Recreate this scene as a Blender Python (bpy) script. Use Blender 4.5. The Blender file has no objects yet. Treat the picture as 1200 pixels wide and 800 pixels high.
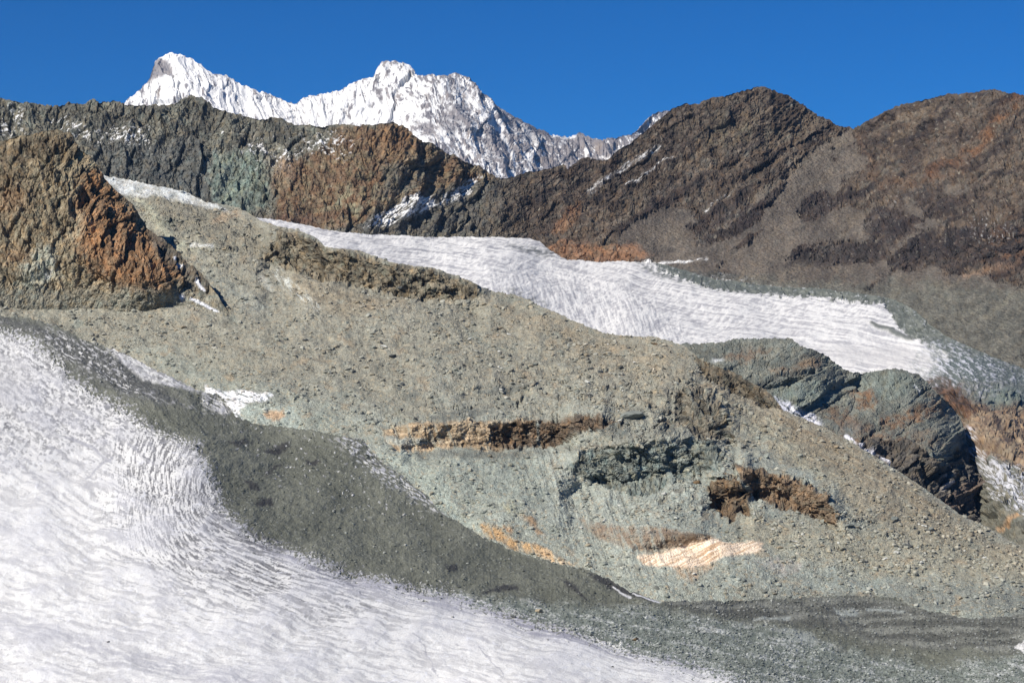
import bpy, math, time
import numpy as np
T0 = time.time()
F32 = np.float32
FOC = 2092.0                      # the lens, in units of a 1200-wide picture
SC = bpy.context.scene
COL = SC.collection
rng = np.random.RandomState(7)

# ------------------------------------------------------------------ noise
_perm = np.random.RandomState(3).permutation(256).astype(np.int32)
_perm = np.concatenate([_perm, _perm])
_g = np.random.RandomState(5).normal(size=(256, 3)); _g /= np.linalg.norm(_g, axis=1)[:, None]
_g = _g.astype(F32)
_r3 = np.random.RandomState(9).rand(256, 6).astype(F32)

def _h3(x, y, z):
    return _perm[_perm[_perm[x & 255] + (y & 255)] + (z & 255)]

def perlin(x, y, z=None):
    if z is None: z = np.full_like(x, 0.37)
    x = x.astype(F32); y = y.astype(F32); z = z.astype(F32)
    xi = np.floor(x); yi = np.floor(y); zi = np.floor(z)
    fx = x-xi; fy = y-yi; fz = z-zi
    xi = xi.astype(np.int32); yi = yi.astype(np.int32); zi = zi.astype(np.int32)
    ux = fx*fx*fx*(fx*(fx*6-15)+10); uy = fy*fy*fy*(fy*(fy*6-15)+10); uz = fz*fz*fz*(fz*(fz*6-15)+10)
    out = 0
    for a in (0, 1):
        wx = ux if a else 1-ux
        for b in (0, 1):
            wy = uy if b else 1-uy
            for c in (0, 1):
                wz = uz if c else 1-uz
                g = _g[_h3(xi+a, yi+b, zi+c)]
                out = out + wx*wy*wz*(g[..., 0]*(fx-a)+g[..., 1]*(fy-b)+g[..., 2]*(fz-c))
    return out*1.6

def fbm(x, y, z=None, o=5, gain=.5, lac=2.07):
    if z is None: z = np.zeros_like(x)
    s = 0; a = 1.; n = 0
    for i in range(o):
        s = s+a*perlin(x+i*17.3, y-i*9.1, z+i*5.7); n += a; a *= gain
        x = x*lac; y = y*lac; z = z*lac
    return s/n

def ridged(x, y, z=None, o=5, gain=.55, lac=2.1):
    if z is None: z = np.zeros_like(x)
    s = 0; a = 1.; n = 0; w = 1
    for i in range(o):
        r = 1-np.abs(perlin(x+i*13.1, y+i*3.3, z-i*7.7))*1.6
        r = r*r*w; w = np.clip(r*1.6, 0, 1)
        s = s+a*r; n += a; a *= gain
        x = x*lac; y = y*lac; z = z*lac
    return s/n

def voro(x, y, z, seed=0):
    """nearest cell: F1, F2, offset to the cell centre, random triple of the cell"""
    x = x.astype(F32)+seed*7.31; y = y.astype(F32)-seed*3.17; z = z.astype(F32)
    xi = np.floor(x).astype(np.int32); yi = np.floor(y).astype(np.int32); zi = np.floor(z).astype(np.int32)
    f1 = np.full(x.shape, 9., F32); f2 = np.full(x.shape, 9., F32)
    best = np.zeros(x.shape, np.int32); ox = np.zeros_like(x); oy = np.zeros_like(x); oz = np.zeros_like(x)
    for a in (-1, 0, 1):
        for b in (-1, 0, 1):
            for c in (-1, 0, 1):
                h = _h3(xi+a, yi+b, zi+c)
                r = _r3[h]
                dx = x-(xi+a+r[..., 0]); dy = y-(yi+b+r[..., 1]); dz = z-(zi+c+r[..., 2])
                d = dx*dx+dy*dy+dz*dz
                m = d < f1
                f2 = np.where(m, f1, np.minimum(f2, d))
                f1 = np.where(m, d, f1); best = np.where(m, h, best)
                ox = np.where(m, dx, ox); oy = np.where(m, dy, oy); oz = np.where(m, dz, oz)
    return np.sqrt(f1), np.sqrt(f2), ox, oy, oz, _r3[best]

def voro2(x, y, seed=0):
    x = x.astype(F32)+seed*7.31; y = y.astype(F32)-seed*3.17
    xi = np.floor(x).astype(np.int32); yi = np.floor(y).astype(np.int32)
    f1 = np.full(x.shape, 9., F32); f2 = np.full(x.shape, 9., F32)
    best = np.zeros(x.shape, np.int32); ox = np.zeros_like(x); oy = np.zeros_like(x)
    for a in (-1, 0, 1):
        for b in (-1, 0, 1):
            h = _h3(xi+a, yi+b, seed)
            r = _r3[h]
            dx = x-(xi+a+r[..., 0]); dy = y-(yi+b+r[..., 1]); d = dx*dx+dy*dy
            m = d < f1
            f2 = np.where(m, f1, np.minimum(f2, d))
            f1 = np.where(m, d, f1); best = np.where(m, h, best)
            ox = np.where(m, dx, ox); oy = np.where(m, dy, oy)
    return np.sqrt(f1), np.sqrt(f2), ox, oy, _r3[best]

def blocks(x, y, seed=0, cw=.07):
    """joint-bounded rock blocks: tilted planes with steps and open joints between"""
    f1, f2, ox, oy, r = voro2(x, y, seed)
    g = (r[..., 3:5]-.5)*2
    crack = np.clip((f2-f1)/cw, 0, 1)
    return g[..., 0]*ox*1.1+(g[..., 1]*.8-.25)*oy+.55*(r[..., 5]-.5)-.16*(1-crack), r[..., 2], crack

def facets(x, y, z, seed=0):
    """every cell a tilted plane: angular blocks with steps between"""
    f1, f2, ox, oy, oz, r = voro(x, y, z, seed)
    g = (r[..., 3:6]-.5)*2
    crack = np.clip((f2-f1)/.10, 0, 1)
    return (g[..., 0]*ox+g[..., 1]*oy+g[..., 2]*oz)+.5*(r[..., 3]-.5)-.22*(1-crack), r[..., 4], crack

def sstep(a, b, x):
    t = np.clip((x-a)/(b-a), 0, 1); return t*t*(3-2*t)

def lerp(a, b, t): return a+(b-a)*t
def lin(c):
    c = np.array(c, float)/255.
    return np.where(c <= .04045, c/12.92, ((c+.055)/1.055)**2.4)
KALB = .80
def C(r, g, b, k=1.):
    if r > g: g = g+.20*(r-g)
    elif g > r: r = r+.28*(g-r); b = min(b, b-.3*(b-r*.93)) if b > r*.93 else b
    c = lin((r, g, b)); y = c@np.array([.25, .6, .15])
    return ((c+(y-c)*.20)*KALB*k).astype(F32)
def mixc(col, c, m):
    return col+(c-col)*m[..., None]

def pl(pts, u):
    p = np.array(pts, float); return np.interp(u, p[:, 0], p[:, 1])

def sdist(poly, x, y, closed=True):
    """signed distance, positive inside"""
    p = np.array(poly, float); n = len(p)
    best = np.full(x.shape, 1e9, F32); inside = np.zeros(x.shape, bool)
    for i in range(n if closed else n-1):
        a = p[i]; b = p[(i+1) % n]; e = b-a
        wx = x-a[0]; wy = y-a[1]
        t = np.clip((wx*e[0]+wy*e[1])/(e@e+1e-9), 0, 1)
        d = (wx-e[0]*t)**2+(wy-e[1]*t)**2
        best = np.minimum(best, d)
        if closed:
            c = ((a[1] <= y) & (b[1] > y)) | ((b[1] <= y) & (a[1] > y))
            with np.errstate(divide='ignore', invalid='ignore'):
                xx = a[0]+(y-a[1])*e[0]/(e[1] if e[1] else 1e-9)
            inside ^= c & (x < xx)
    d = np.sqrt(best)
    return np.where(inside, d, -d) if closed else d

def tps(pts, U, V):
    p = np.array(pts, float); k = len(p)
    x = p[:, 0]/400; y = p[:, 1]/400; w = np.log(p[:, 2])
    def ph(r2): return .5*r2*np.log(r2+1e-9)
    K = ph((x[:, None]-x)**2+(y[:, None]-y)**2)+np.eye(k)*1e-3
    A = np.zeros((k+3, k+3)); A[:k, :k] = K; A[:k, k] = 1; A[:k, k+1] = x; A[:k, k+2] = y
    A[k, :k] = 1; A[k+1, :k] = x; A[k+2, :k] = y
    s = np.linalg.solve(A, np.concatenate([w, [0, 0, 0]]))
    U = U/400; V = V/400
    out = s[k]+s[k+1]*U+s[k+2]*V
    for i in range(k):
        out = out+s[i]*ph((U-x[i])**2+(V-y[i])**2)
    return out

# ------------------------------------------------------------------ materials
def new_mat(name, bump=.5, bscale=1., rough=.9, fine=.18, cell=.0, spec=.25, cellscale=1.):
    """vertex-carried rock colour x fine procedural grain, with bump; bscale = metres of one grain"""
    m = bpy.data.materials.new(name); m.use_nodes = True
    nt = m.node_tree; nd = nt.nodes; L = nt.links
    bs = nd['Principled BSDF']; bs.inputs['Roughness'].default_value = rough
    bs.inputs['Specular IOR Level'].default_value = spec
    at = nd.new('ShaderNodeAttribute'); at.attribute_name = 'tint'
    tc = nd.new('ShaderNodeTexCoord')
    n1 = nd.new('ShaderNodeTexNoise'); n1.inputs['Scale'].default_value = 1/bscale
    n1.inputs['Detail'].default_value = 4; n1.inputs['Roughness'].default_value = .65
    L.new(tc.outputs['Object'], n1.inputs['Vector'])
    mr = nd.new('ShaderNodeMapRange'); mr.inputs['From Min'].default_value = .25; mr.inputs['From Max'].default_value = .75
    mr.inputs['To Min'].default_value = 1-fine; mr.inputs['To Max'].default_value = 1+fine
    L.new(n1.outputs['Fac'], mr.inputs['Value'])
    mul = nd.new('ShaderNodeVectorMath'); mul.operation = 'SCALE'
    L.new(at.outputs['Color'], mul.inputs[0]); L.new(mr.outputs[0], mul.inputs['Scale'])
    src = mul.outputs[0]; hsrc = n1.outputs['Fac']
    if cell > 0:
        v = nd.new('ShaderNodeTexVoronoi'); v.inputs['Scale'].default_value = 1/(bscale*cellscale)
        L.new(tc.outputs['Object'], v.inputs['Vector'])
        sp = nd.new('ShaderNodeSeparateColor'); L.new(v.outputs['Color'], sp.inputs[0])
        m2 = nd.new('ShaderNodeMapRange'); m2.inputs['To Min'].default_value = 1-cell; m2.inputs['To Max'].default_value = 1+cell
        L.new(sp.outputs[0], m2.inputs['Value'])
        mul2 = nd.new('ShaderNodeVectorMath'); mul2.operation = 'SCALE'
        L.new(src, mul2.inputs[0]); L.new(m2.outputs[0], mul2.inputs['Scale']); src = mul2.outputs[0]
        ad = nd.new('ShaderNodeMath'); ad.operation = 'SUBTRACT'
        L.new(n1.outputs['Fac'], ad.inputs[0]); L.new(v.outputs['Distance'], ad.inputs[1]); hsrc = ad.outputs[0]
    L.new(src, bs.inputs['Base Color'])
    b = nd.new('ShaderNodeBump'); b.inputs['Strength'].default_value = bump; b.inputs['Distance'].default_value = bscale*.6
    L.new(hsrc, b.inputs['Height']); L.new(b.outputs[0], bs.inputs['Normal'])
    return m

def np_mesh(name, P, Q, col, mat, smooth=False):
    me = bpy.data.meshes.new(name)
    nv = len(P); nf = len(Q); k = Q.shape[1]
    me.vertices.add(nv); me.vertices.foreach_set('co', P.astype(F32).ravel())
    me.loops.add(nf*k); me.loops.foreach_set('vertex_index', Q.astype(np.int32).ravel())
    me.polygons.add(nf); me.polygons.foreach_set('loop_start', (np.arange(nf)*k).astype(np.int32))
    me.polygons.foreach_set('loop_total', np.full(nf, k, np.int32))
    me.polygons.foreach_set('use_smooth', np.full(nf, smooth, bool))
    me.update(calc_edges=True)
    a = me.attributes.new('tint', 'FLOAT_COLOR', 'POINT')
    c4 = np.ones((nv, 4), F32); c4[:, :3] = np.clip(col, 0, .92)
    a.data.foreach_set('color', c4.ravel())
    me.materials.append(mat)
    return me

LAY = {}
def sheet_calc(name, top, bot, u0, u1, step, depth, shade, mat, smooth=False, cliffs=(), back=7, backslope=.8, backd=.012, gain=1., calm=14., crest=1.3):
    """one landform: slope between its foot and its crest, carried on over the crest and down behind"""
    t = time.time()
    us = np.arange(max(u0, -70), min(u1, 1270)+step, step).astype(float)     # finer where it faces the viewpoint
    if u0 < -70: us = np.concatenate([np.arange(u0, -70-step, step*4), us])
    if u1 > 1270: us = np.concatenate([us, np.arange(us[-1]+step*4, u1, step*4)])
    vt = pl(top, us); vb = pl(bot, us)
    vt = vt+crest*2*fbm(us/6.5, us*0+3.3, o=5, gain=.7)
    nr = int(max(8, np.ceil(np.max(vb-vt)/step)))
    tt = np.linspace(0, 1, nr)
    U = np.repeat(us[None], nr, 0); V = vb[None]+(vt-vb)[None]*tt[:, None]      # row 0 = foot
    LD = tps(depth, U, V)
    for lip, h, amp in cliffs:
        lip = np.array(lip, float); a, b = lip[0, 0], lip[-1, 0]
        w = (V+3*fbm(U/14, V/14, o=3)-np.interp(U, lip[:, 0], lip[:, 1]))/h
        e = np.clip(np.minimum(U-a, b-U)/(h*.5), 0, 1)
        f = np.where(w < 0, np.exp(np.minimum(w, 0)/.8), np.where(w < 1, 1-2*w, -np.exp(-(np.maximum(w, 1)-1)/.6)))
        LD = LD-amp*f*e*(1+.4*fbm(U/20, V/60, o=3))
    D = np.exp(LD)
    P = np.stack([(U-600)/FOC*D, D, (400-V)/FOC*D], -1)
    # over the crest
    bk = []
    for k in range(1, back+1):
        dd = D[-1]*(1+backd*k*k*.5)
        bk.append(np.stack([(us-600)/FOC*dd, dd, P[-1, :, 2]-(dd-D[-1])*backslope*min(1, .4+.3*k)], -1))
    P = np.concatenate([P, np.array(bk)], 0)
    U = np.concatenate([U, np.repeat(us[None], back, 0)], 0)
    V = np.concatenate([V, np.repeat(V[-1:], back, 0)], 0)
    # base normals
    dU = np.gradient(P, axis=1); dV = np.gradient(P, axis=0)
    N = np.cross(dU, dV); N /= np.linalg.norm(N, axis=2)[..., None]+1e-9
    mpp = float(np.median(D))/FOC
    q = P/mpp
    g = dict(U=U, V=V, X=q[..., 0].astype(F32), Y=q[..., 1].astype(F32), Z=q[..., 2].astype(F32), N=N, top=vt, mpp=mpp)
    h, col, dens = shade(g)
    col = col*gain
    h = h*(.35+.65*sstep(0, calm, V-vt[None]))
    loc = P[..., 1]/FOC
    P2 = P+N*(h*loc)[..., None]
    nR, nC = U.shape
    i = np.arange(nR*nC).reshape(nR, nC)
    Q = np.stack([i[:-1, :-1], i[:-1, 1:], i[1:, 1:], i[1:, :-1]], -1).reshape(-1, 4)
    print('CALC', name, U.shape, 'mpp %.2f' % mpp, '%.1fs' % (time.time()-t))
    return name, P2, Q, col, mat, smooth, N, dens, nr

JOBS = []
def sheet(*a, **k): JOBS.append((a, k))
def finish(name, P2, Q, col, mat, smooth, N, dens, nr):
    me = np_mesh(name, P2.reshape(-1, 3), Q, col.reshape(-1, 3), mat, smooth)
    o = bpy.data.objects.new(name, me); COL.objects.link(o); o['kind'] = 'structure'
    LAY[name] = dict(P=P2, U=(P2[..., 0]/P2[..., 1]*FOC+600), V=(400-P2[..., 2]/P2[..., 1]*FOC), N=N, dens=dens, col=col, nf=nr)

class Pt:
    """paints rock kinds: polygons with wandering edges"""
    def __init__(s, g):
        s.U, s.V = g['U'], g['V']; U, V = s.U, s.V
        s.w1 = fbm(U/22, V/22, o=5, gain=.6); s.w2 = fbm(U/22+31, V/22+11, o=5, gain=.6); s.wf = fbm(U/5+3, V/4+1, o=4, gain=.7)
    def poly(s, p, feather=2., warp=8.):
        x = s.U+s.w1*warp; y = s.V+s.w2*warp*.8
        p = np.array(p, float)
        m = np.zeros(s.U.shape, F32)
        bb = (x > p[:, 0].min()-feather) & (x < p[:, 0].max()+feather) & (y > p[:, 1].min()-feather) & (y < p[:, 1].max()+feather)
        if bb.any():
            m[bb] = sstep(-feather, feather, sdist(p, x[bb], y[bb])+s.wf[bb]*min(7., .5+warp*.6)-.5)
        return m
    def line(s, p, width, feather=2., warp=6.):
        x = s.U+s.w1*warp; y = s.V+s.w2*warp*.8
        p = np.array(p, float); m = np.zeros(s.U.shape, F32); r = width+feather
        bb = (x > p[:, 0].min()-r) & (x < p[:, 0].max()+r) & (y > p[:, 1].min()-r) & (y < p[:, 1].max()+r)
        if bb.any():
            m[bb] = 1-sstep(width-feather, width+feather, sdist(p, x[bb], y[bb], False))
        return m
    def blob(s, u, v, ru, rv, warp=8.):
        x = s.U+s.w1*warp; y = s.V+s.w2*warp
        return np.exp(-(((x-u)/ru)**2+((y-v)/rv)**2)*1.2).astype(F32)

def rock_relief(g, s=1., sx=1., sy=1., seed=0, rot=0.):
    """broken rock on the face of a landform; rot = dip of its beds, sx / sy = how long and how thick the beds are"""
    U, V = g['U'], g['V']
    c, sn = math.cos(rot), math.sin(rot)
    x = U*c+V*sn; y = -U*sn+V*c
    wa = fbm(U/26+seed, V/26, o=3)*6; wb = fbm(U/26+9, V/26+seed, o=3)*6
    w2 = fbm(U/5+seed, V/5, o=2)*.9; w3 = fbm(U/5+9, V/5+seed, o=2)*.9
    x1 = (x+wa+w2)/sx; y1 = (y+wb+w3)/sy
    a, ra, ca = blocks(x1/(30*s), y1/(30*s), seed)
    b, rb, cb = blocks(x1/(12*s), y1/(12*s), seed+1)
    c_, rc, cc = blocks((x+w2*.7)/(4.8*s*sx), (y+w3*.7)/(4.8*s*sy), seed+2, .1)
    rd = ridged(x1/(70*s), y1/(70*s), o=5)
    h = a*10*s+b*5.0*s+c_*1.9*s+(rd-.45)*6*s
    return h, ra, rb, rc, ca, cb, cc, rd

def variegate(col, g, k=1., lean=.4, seed=0):
    U, V = g['U'], g['V']
    a = fbm(U/8+3+seed, V/8, o=5, gain=.7); b = fbm(U/17+40+seed, V/13, o=5, gain=.68); c = fbm(U/3.6+seed, V/4, o=3, gain=.75)
    col = col*(1+.42*c*k)[..., None]
    col = lerp(col, col*np.array([1.16, 1.03, .86], F32), (sstep(.02, .3, a)*k)[..., None])
    col = lerp(col, col*np.array([.84, .96, 1.02], F32), (sstep(.02, .3, -a)*k)[..., None])
    col = lerp(col, col*.58, (sstep(.08, .36, b)*k*.8)[..., None])
    col = lerp(col, col*1.3, (sstep(.08, .36, -b)*k*.7)[..., None])
    col = mixc(col, C(196, 184, 160), sstep(.30, .46, c)*.45*k)
    s = U-V*lean
    c1 = np.abs(fbm((s+a*5)/15+9, V/34, o=3)); c2 = np.abs(fbm((U+V*.9+b*8)/30, (V-U*.3+a*4)/11+5, o=3))
    crack = np.maximum(1-sstep(0, .06, c1), .8*(1-sstep(0, .05, c2)))
    col = col*(1-.45*crack*k)[..., None]  # shade inside the cracks painted into the colour, besides the dents
    return col, crack
# ------------------------------------------------------------------ outlines (u, v of a 1200 x 800 frame)
CREST = [(-200, 340), (0, 370), (34, 373), (67, 382), (101, 398), (135, 409), (175, 429), (209, 446), (236, 459), (253, 461),
         (262, 466), (277, 488), (297, 496), (337, 501), (371, 505), (400, 511), (425, 515), (438, 530), (450, 543), (501, 581),
         (511, 596), (535, 611), (569, 631), (619, 651), (667, 663), (690, 668), (714, 678), (737, 692), (771, 705), (800, 704),
         (870, 703), (935, 700), (1000, 697), (1050, 699), (1070, 711), (1137, 725), (1200, 719), (1400, 715)]
ICE_EDGE = [(-200, 360), (0, 382), (34, 392), (67, 415), (88, 439), (118, 459), (145, 473), (169, 490), (202, 506), (233, 520),
            (243, 540), (260, 574), (270, 597), (294, 618), (321, 631), (364, 648), (400, 665), (434, 672), (484, 685), (535, 694),
            (569, 706), (619, 724), (670, 737), (721, 750), (754, 762), (800, 775), (867, 794), (900, 801), (1000, 830), (1200, 900)]
M_TOP = [(-200, 190), (0, 200), (90, 200), (123, 205), (145, 209), (189, 218), (216, 224), (241, 236), (267, 240), (280, 243), (297, 253),
         (304, 258), (324, 265), (354, 272), (371, 280), (381, 289), (400, 292), (424, 294), (461, 307), (491, 312), (518, 317), (545, 326),
         (565, 336), (579, 341), (602, 344), (619, 351), (636, 361), (663, 371), (687, 382), (710, 390), (737, 395), (765, 395), (800, 404),
         (820, 418), (850, 432), (880, 447), (905, 463), (918, 481), (940, 490), (962, 499), (989, 512), (1016, 529), (1036, 541), (1070, 563),
         (1090, 577), (1124, 602), (1158, 618), (1200, 641), (1400, 740), (1650, 850)]
C_TOP = [(-200, 230), (-60, 185), (0, 166), (17, 160), (34, 158), (51, 154), (67, 151), (83, 158), (91, 171), (108, 185), (121, 205), (135, 222),
         (155, 240), (175, 269), (202, 287), (219, 307), (236, 322), (250, 338), (262, 357), (272, 372)]
K_TOP = [(760, 405), (800, 403), (837, 401), (874, 396), (928, 396), (938, 405), (959, 411), (979, 423), (992, 434), (1010, 437), (1043, 431),
         (1075, 438), (1090, 450), (1100, 462), (1115, 474), (1125, 488), (1131, 508), (1137, 533), (1144, 556), (1149, 580), (1156, 625)]
B_TOP = [(240, 240), (285, 255), (300, 255), (340, 260), (400, 272), (434, 274), (501, 278), (552, 277), (619, 279), (633, 283), (640, 290), (663, 304), (697, 307),
         (731, 306), (751, 308), (775, 309), (800, 316), (834, 326), (901, 335), (959, 338), (1002, 343), (1045, 349), (1070, 362), (1090, 380), (1110, 394),
         (1150, 412), (1200, 432), (1400, 510)]
ICE_TOP = [(240, 200), (751, 290), (771, 312), (800, 326), (834, 338), (901, 346), (959, 348), (1002, 353), (1038, 359), (1045, 371), (1053, 386), (1070, 397), (1104, 410), (1120, 416), (1400, 500)]
R_TOP = [(-200, 100), (0, 115), (20, 118), (44, 123), (64, 124), (83, 120), (98, 122), (110, 116), (118, 119), (133, 117), (145, 122), (162, 123), (182, 122),
         (187, 125), (205, 122), (212, 117), (224, 111), (236, 115), (250, 125), (270, 132), (290, 136), (304, 139), (321, 138), (344, 145), (400, 147),
         (434, 146), (461, 142), (479, 150), (491, 162), (508, 169), (535, 184), (559, 194), (575, 203), (584, 208), (602, 207), (616, 201), (636, 199),
         (660, 192), (665, 197), (687, 184), (697, 187), (714, 187), (719, 179), (741, 165), (758, 152), (775, 138), (788, 127), (803, 121), (817, 121),
         (837, 114), (861, 109), (888, 101), (901, 104), (925, 112), (945, 126), (965, 138), (982, 146), (999, 151), (1016, 143), (1036, 131), (1063, 122),
         (1090, 114), (1110, 111), (1137, 109), (1164, 105), (1185, 109), (1200, 112), (1400, 130)]
S_TOP = [(60, 170), (120, 141), (147, 120), (174, 96), (176, 86), (181, 74), (186, 69), (199, 62), (216, 66), (227, 69), (236, 78), (253, 88), (265, 89), (290, 101),
         (314, 110), (332, 116), (344, 120), (358, 115), (381, 108), (400, 105), (410, 100), (437, 88), (447, 73), (464, 72), (479, 78), (489, 88),
         (508, 88), (518, 92), (532, 88), (548, 93), (562, 108), (582, 125), (602, 137), (623, 148), (650, 159), (670, 160), (680, 157), (704, 164),
         (724, 160), (744, 155), (758, 137), (775, 129), (800, 132), (860, 170), (900, 200)]

WHITE = C(255, 251, 246)
# ------------------------------------------------------------------ far snow mountain
def shade_snow(g):
    U, V, X, Y, Z = g['U'], g['V'], g['X'], g['Y'], g['Z']
    pt = Pt(g)
    # ribs and gullies run down from the crest
    warp = fbm(U/40, V/40, o=4)*26
    lean = np.where(U < 345, .55, np.where(U < 470, .1, .75))
    lean = np.interp(U, [100, 200, 340, 400, 460, 520, 620, 800], [-.5, .2, .65, -.2, .15, .5, .7, .6])
    s = (U-(V-g['top'][None])*lean)+warp*.35
    rib = ridged(s/13., V/90, o=4, gain=.55)
    rib2 = ridged(s/32.+4, V/200, o=2)
    cross = fbm(s/9, (V+U*.3)/14, o=5, gain=.62)
    f, r1, cr = facets(X/11+warp*.02, Y/11, Z/11, 2)
    f2, r2, cr2 = facets(X/4, Y/4, Z/4, 5)
    FF = facets(X/42+warp*.01, Y/60, Z/42, 7)[0]
    FF = blocks((U*.8+V*.6)/38+warp*.02, (V-U*.5)/60, 7)[0]
    bs, _, _ = blocks((s+warp*.3)/11, V/19, 4)
    h = (rib-.5)*2.2+(rib2-.55)*6+cross*2.2+bs*3.4+f2*.4+FF*5-1.
    # broad faces: buttresses of the right summit turn away from the sun
    for lu, lv, rr, am in ((462, 72, 60, 3), (548, 92, 70, 9), (200, 62, 45, 5)):
        h = h+am*np.exp(-np.abs((U-lu)-(V-lv)*.55)/rr*2.2)
    dist = V-g['top'][None]
    rocky = np.interp(U, [100, 150, 172, 200, 230, 330, 400, 460, 490, 540, 600, 650, 800], [.30, .05, .0, -.10, -.06, -.05, -.02, .02, .10, .22, .30, .40, .42])
    n = fbm(s/3.4, V/8, o=5, gain=.78)*.95+cross*.75+(rib-.45)*.25+.30*fbm(U/38, V/30, o=3)
    crest = .14*np.exp(-dist/6.)
    m = sstep(-.02, .13, n+rocky+crest-.13)
    m = np.maximum(m, pt.poly([(171, 97), (174, 82), (183, 70), (195, 68), (202, 78), (204, 90), (190, 97), (178, 99)], 2, 7)*.92)
    for p in ([(522, 130), (545, 118), (552, 150), (530, 160), (515, 150)], [(562, 150), (590, 165), (600, 190), (585, 195), (570, 175)],
              [(487, 140), (510, 145), (512, 160), (495, 160)], [(493, 168), (520, 175), (540, 200), (520, 200)],
              [(560, 108), (620, 148), (650, 165), (620, 172), (585, 140)]):
        m = np.maximum(m, pt.poly(p, 3, 14)*(.5+.5*sstep(-.25, .1, n)))
    m = np.maximum(m, sstep(600, 690, U)*.55*(1-sstep(.1, .3, -n)))
    fl = np.minimum(1, pt.line([(590, 157), (602, 175), (612, 190), (620, 206)], 1.3, .8, 7)+pt.line([(545, 110), (560, 135), (590, 165), (602, 200)], 1.1, .8, 8)
                    + pt.line([(648, 159), (674, 161)], 1.8, .8, 1)+pt.line([(560, 165), (566, 200)], 1.2, .8, 7))
    m = m*(1-fl*.9)
    rock = lerp(C(112, 104, 112), C(150, 136, 134), r1[..., None])*(1+.35*cross[..., None])
    rock = mixc(rock, C(150, 120, 100), sstep(.1, .5, fbm(U/18+7, V/18, o=3))*.5)
    col = mixc(np.zeros(U.shape+(3,), F32)+WHITE, rock, m*.93)
    col = col*(1-.05*sstep(0, .5, fbm(U/9, V/9, o=3)))[..., None]
    h = h+m*f2*.8
    return h, col, None

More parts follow.
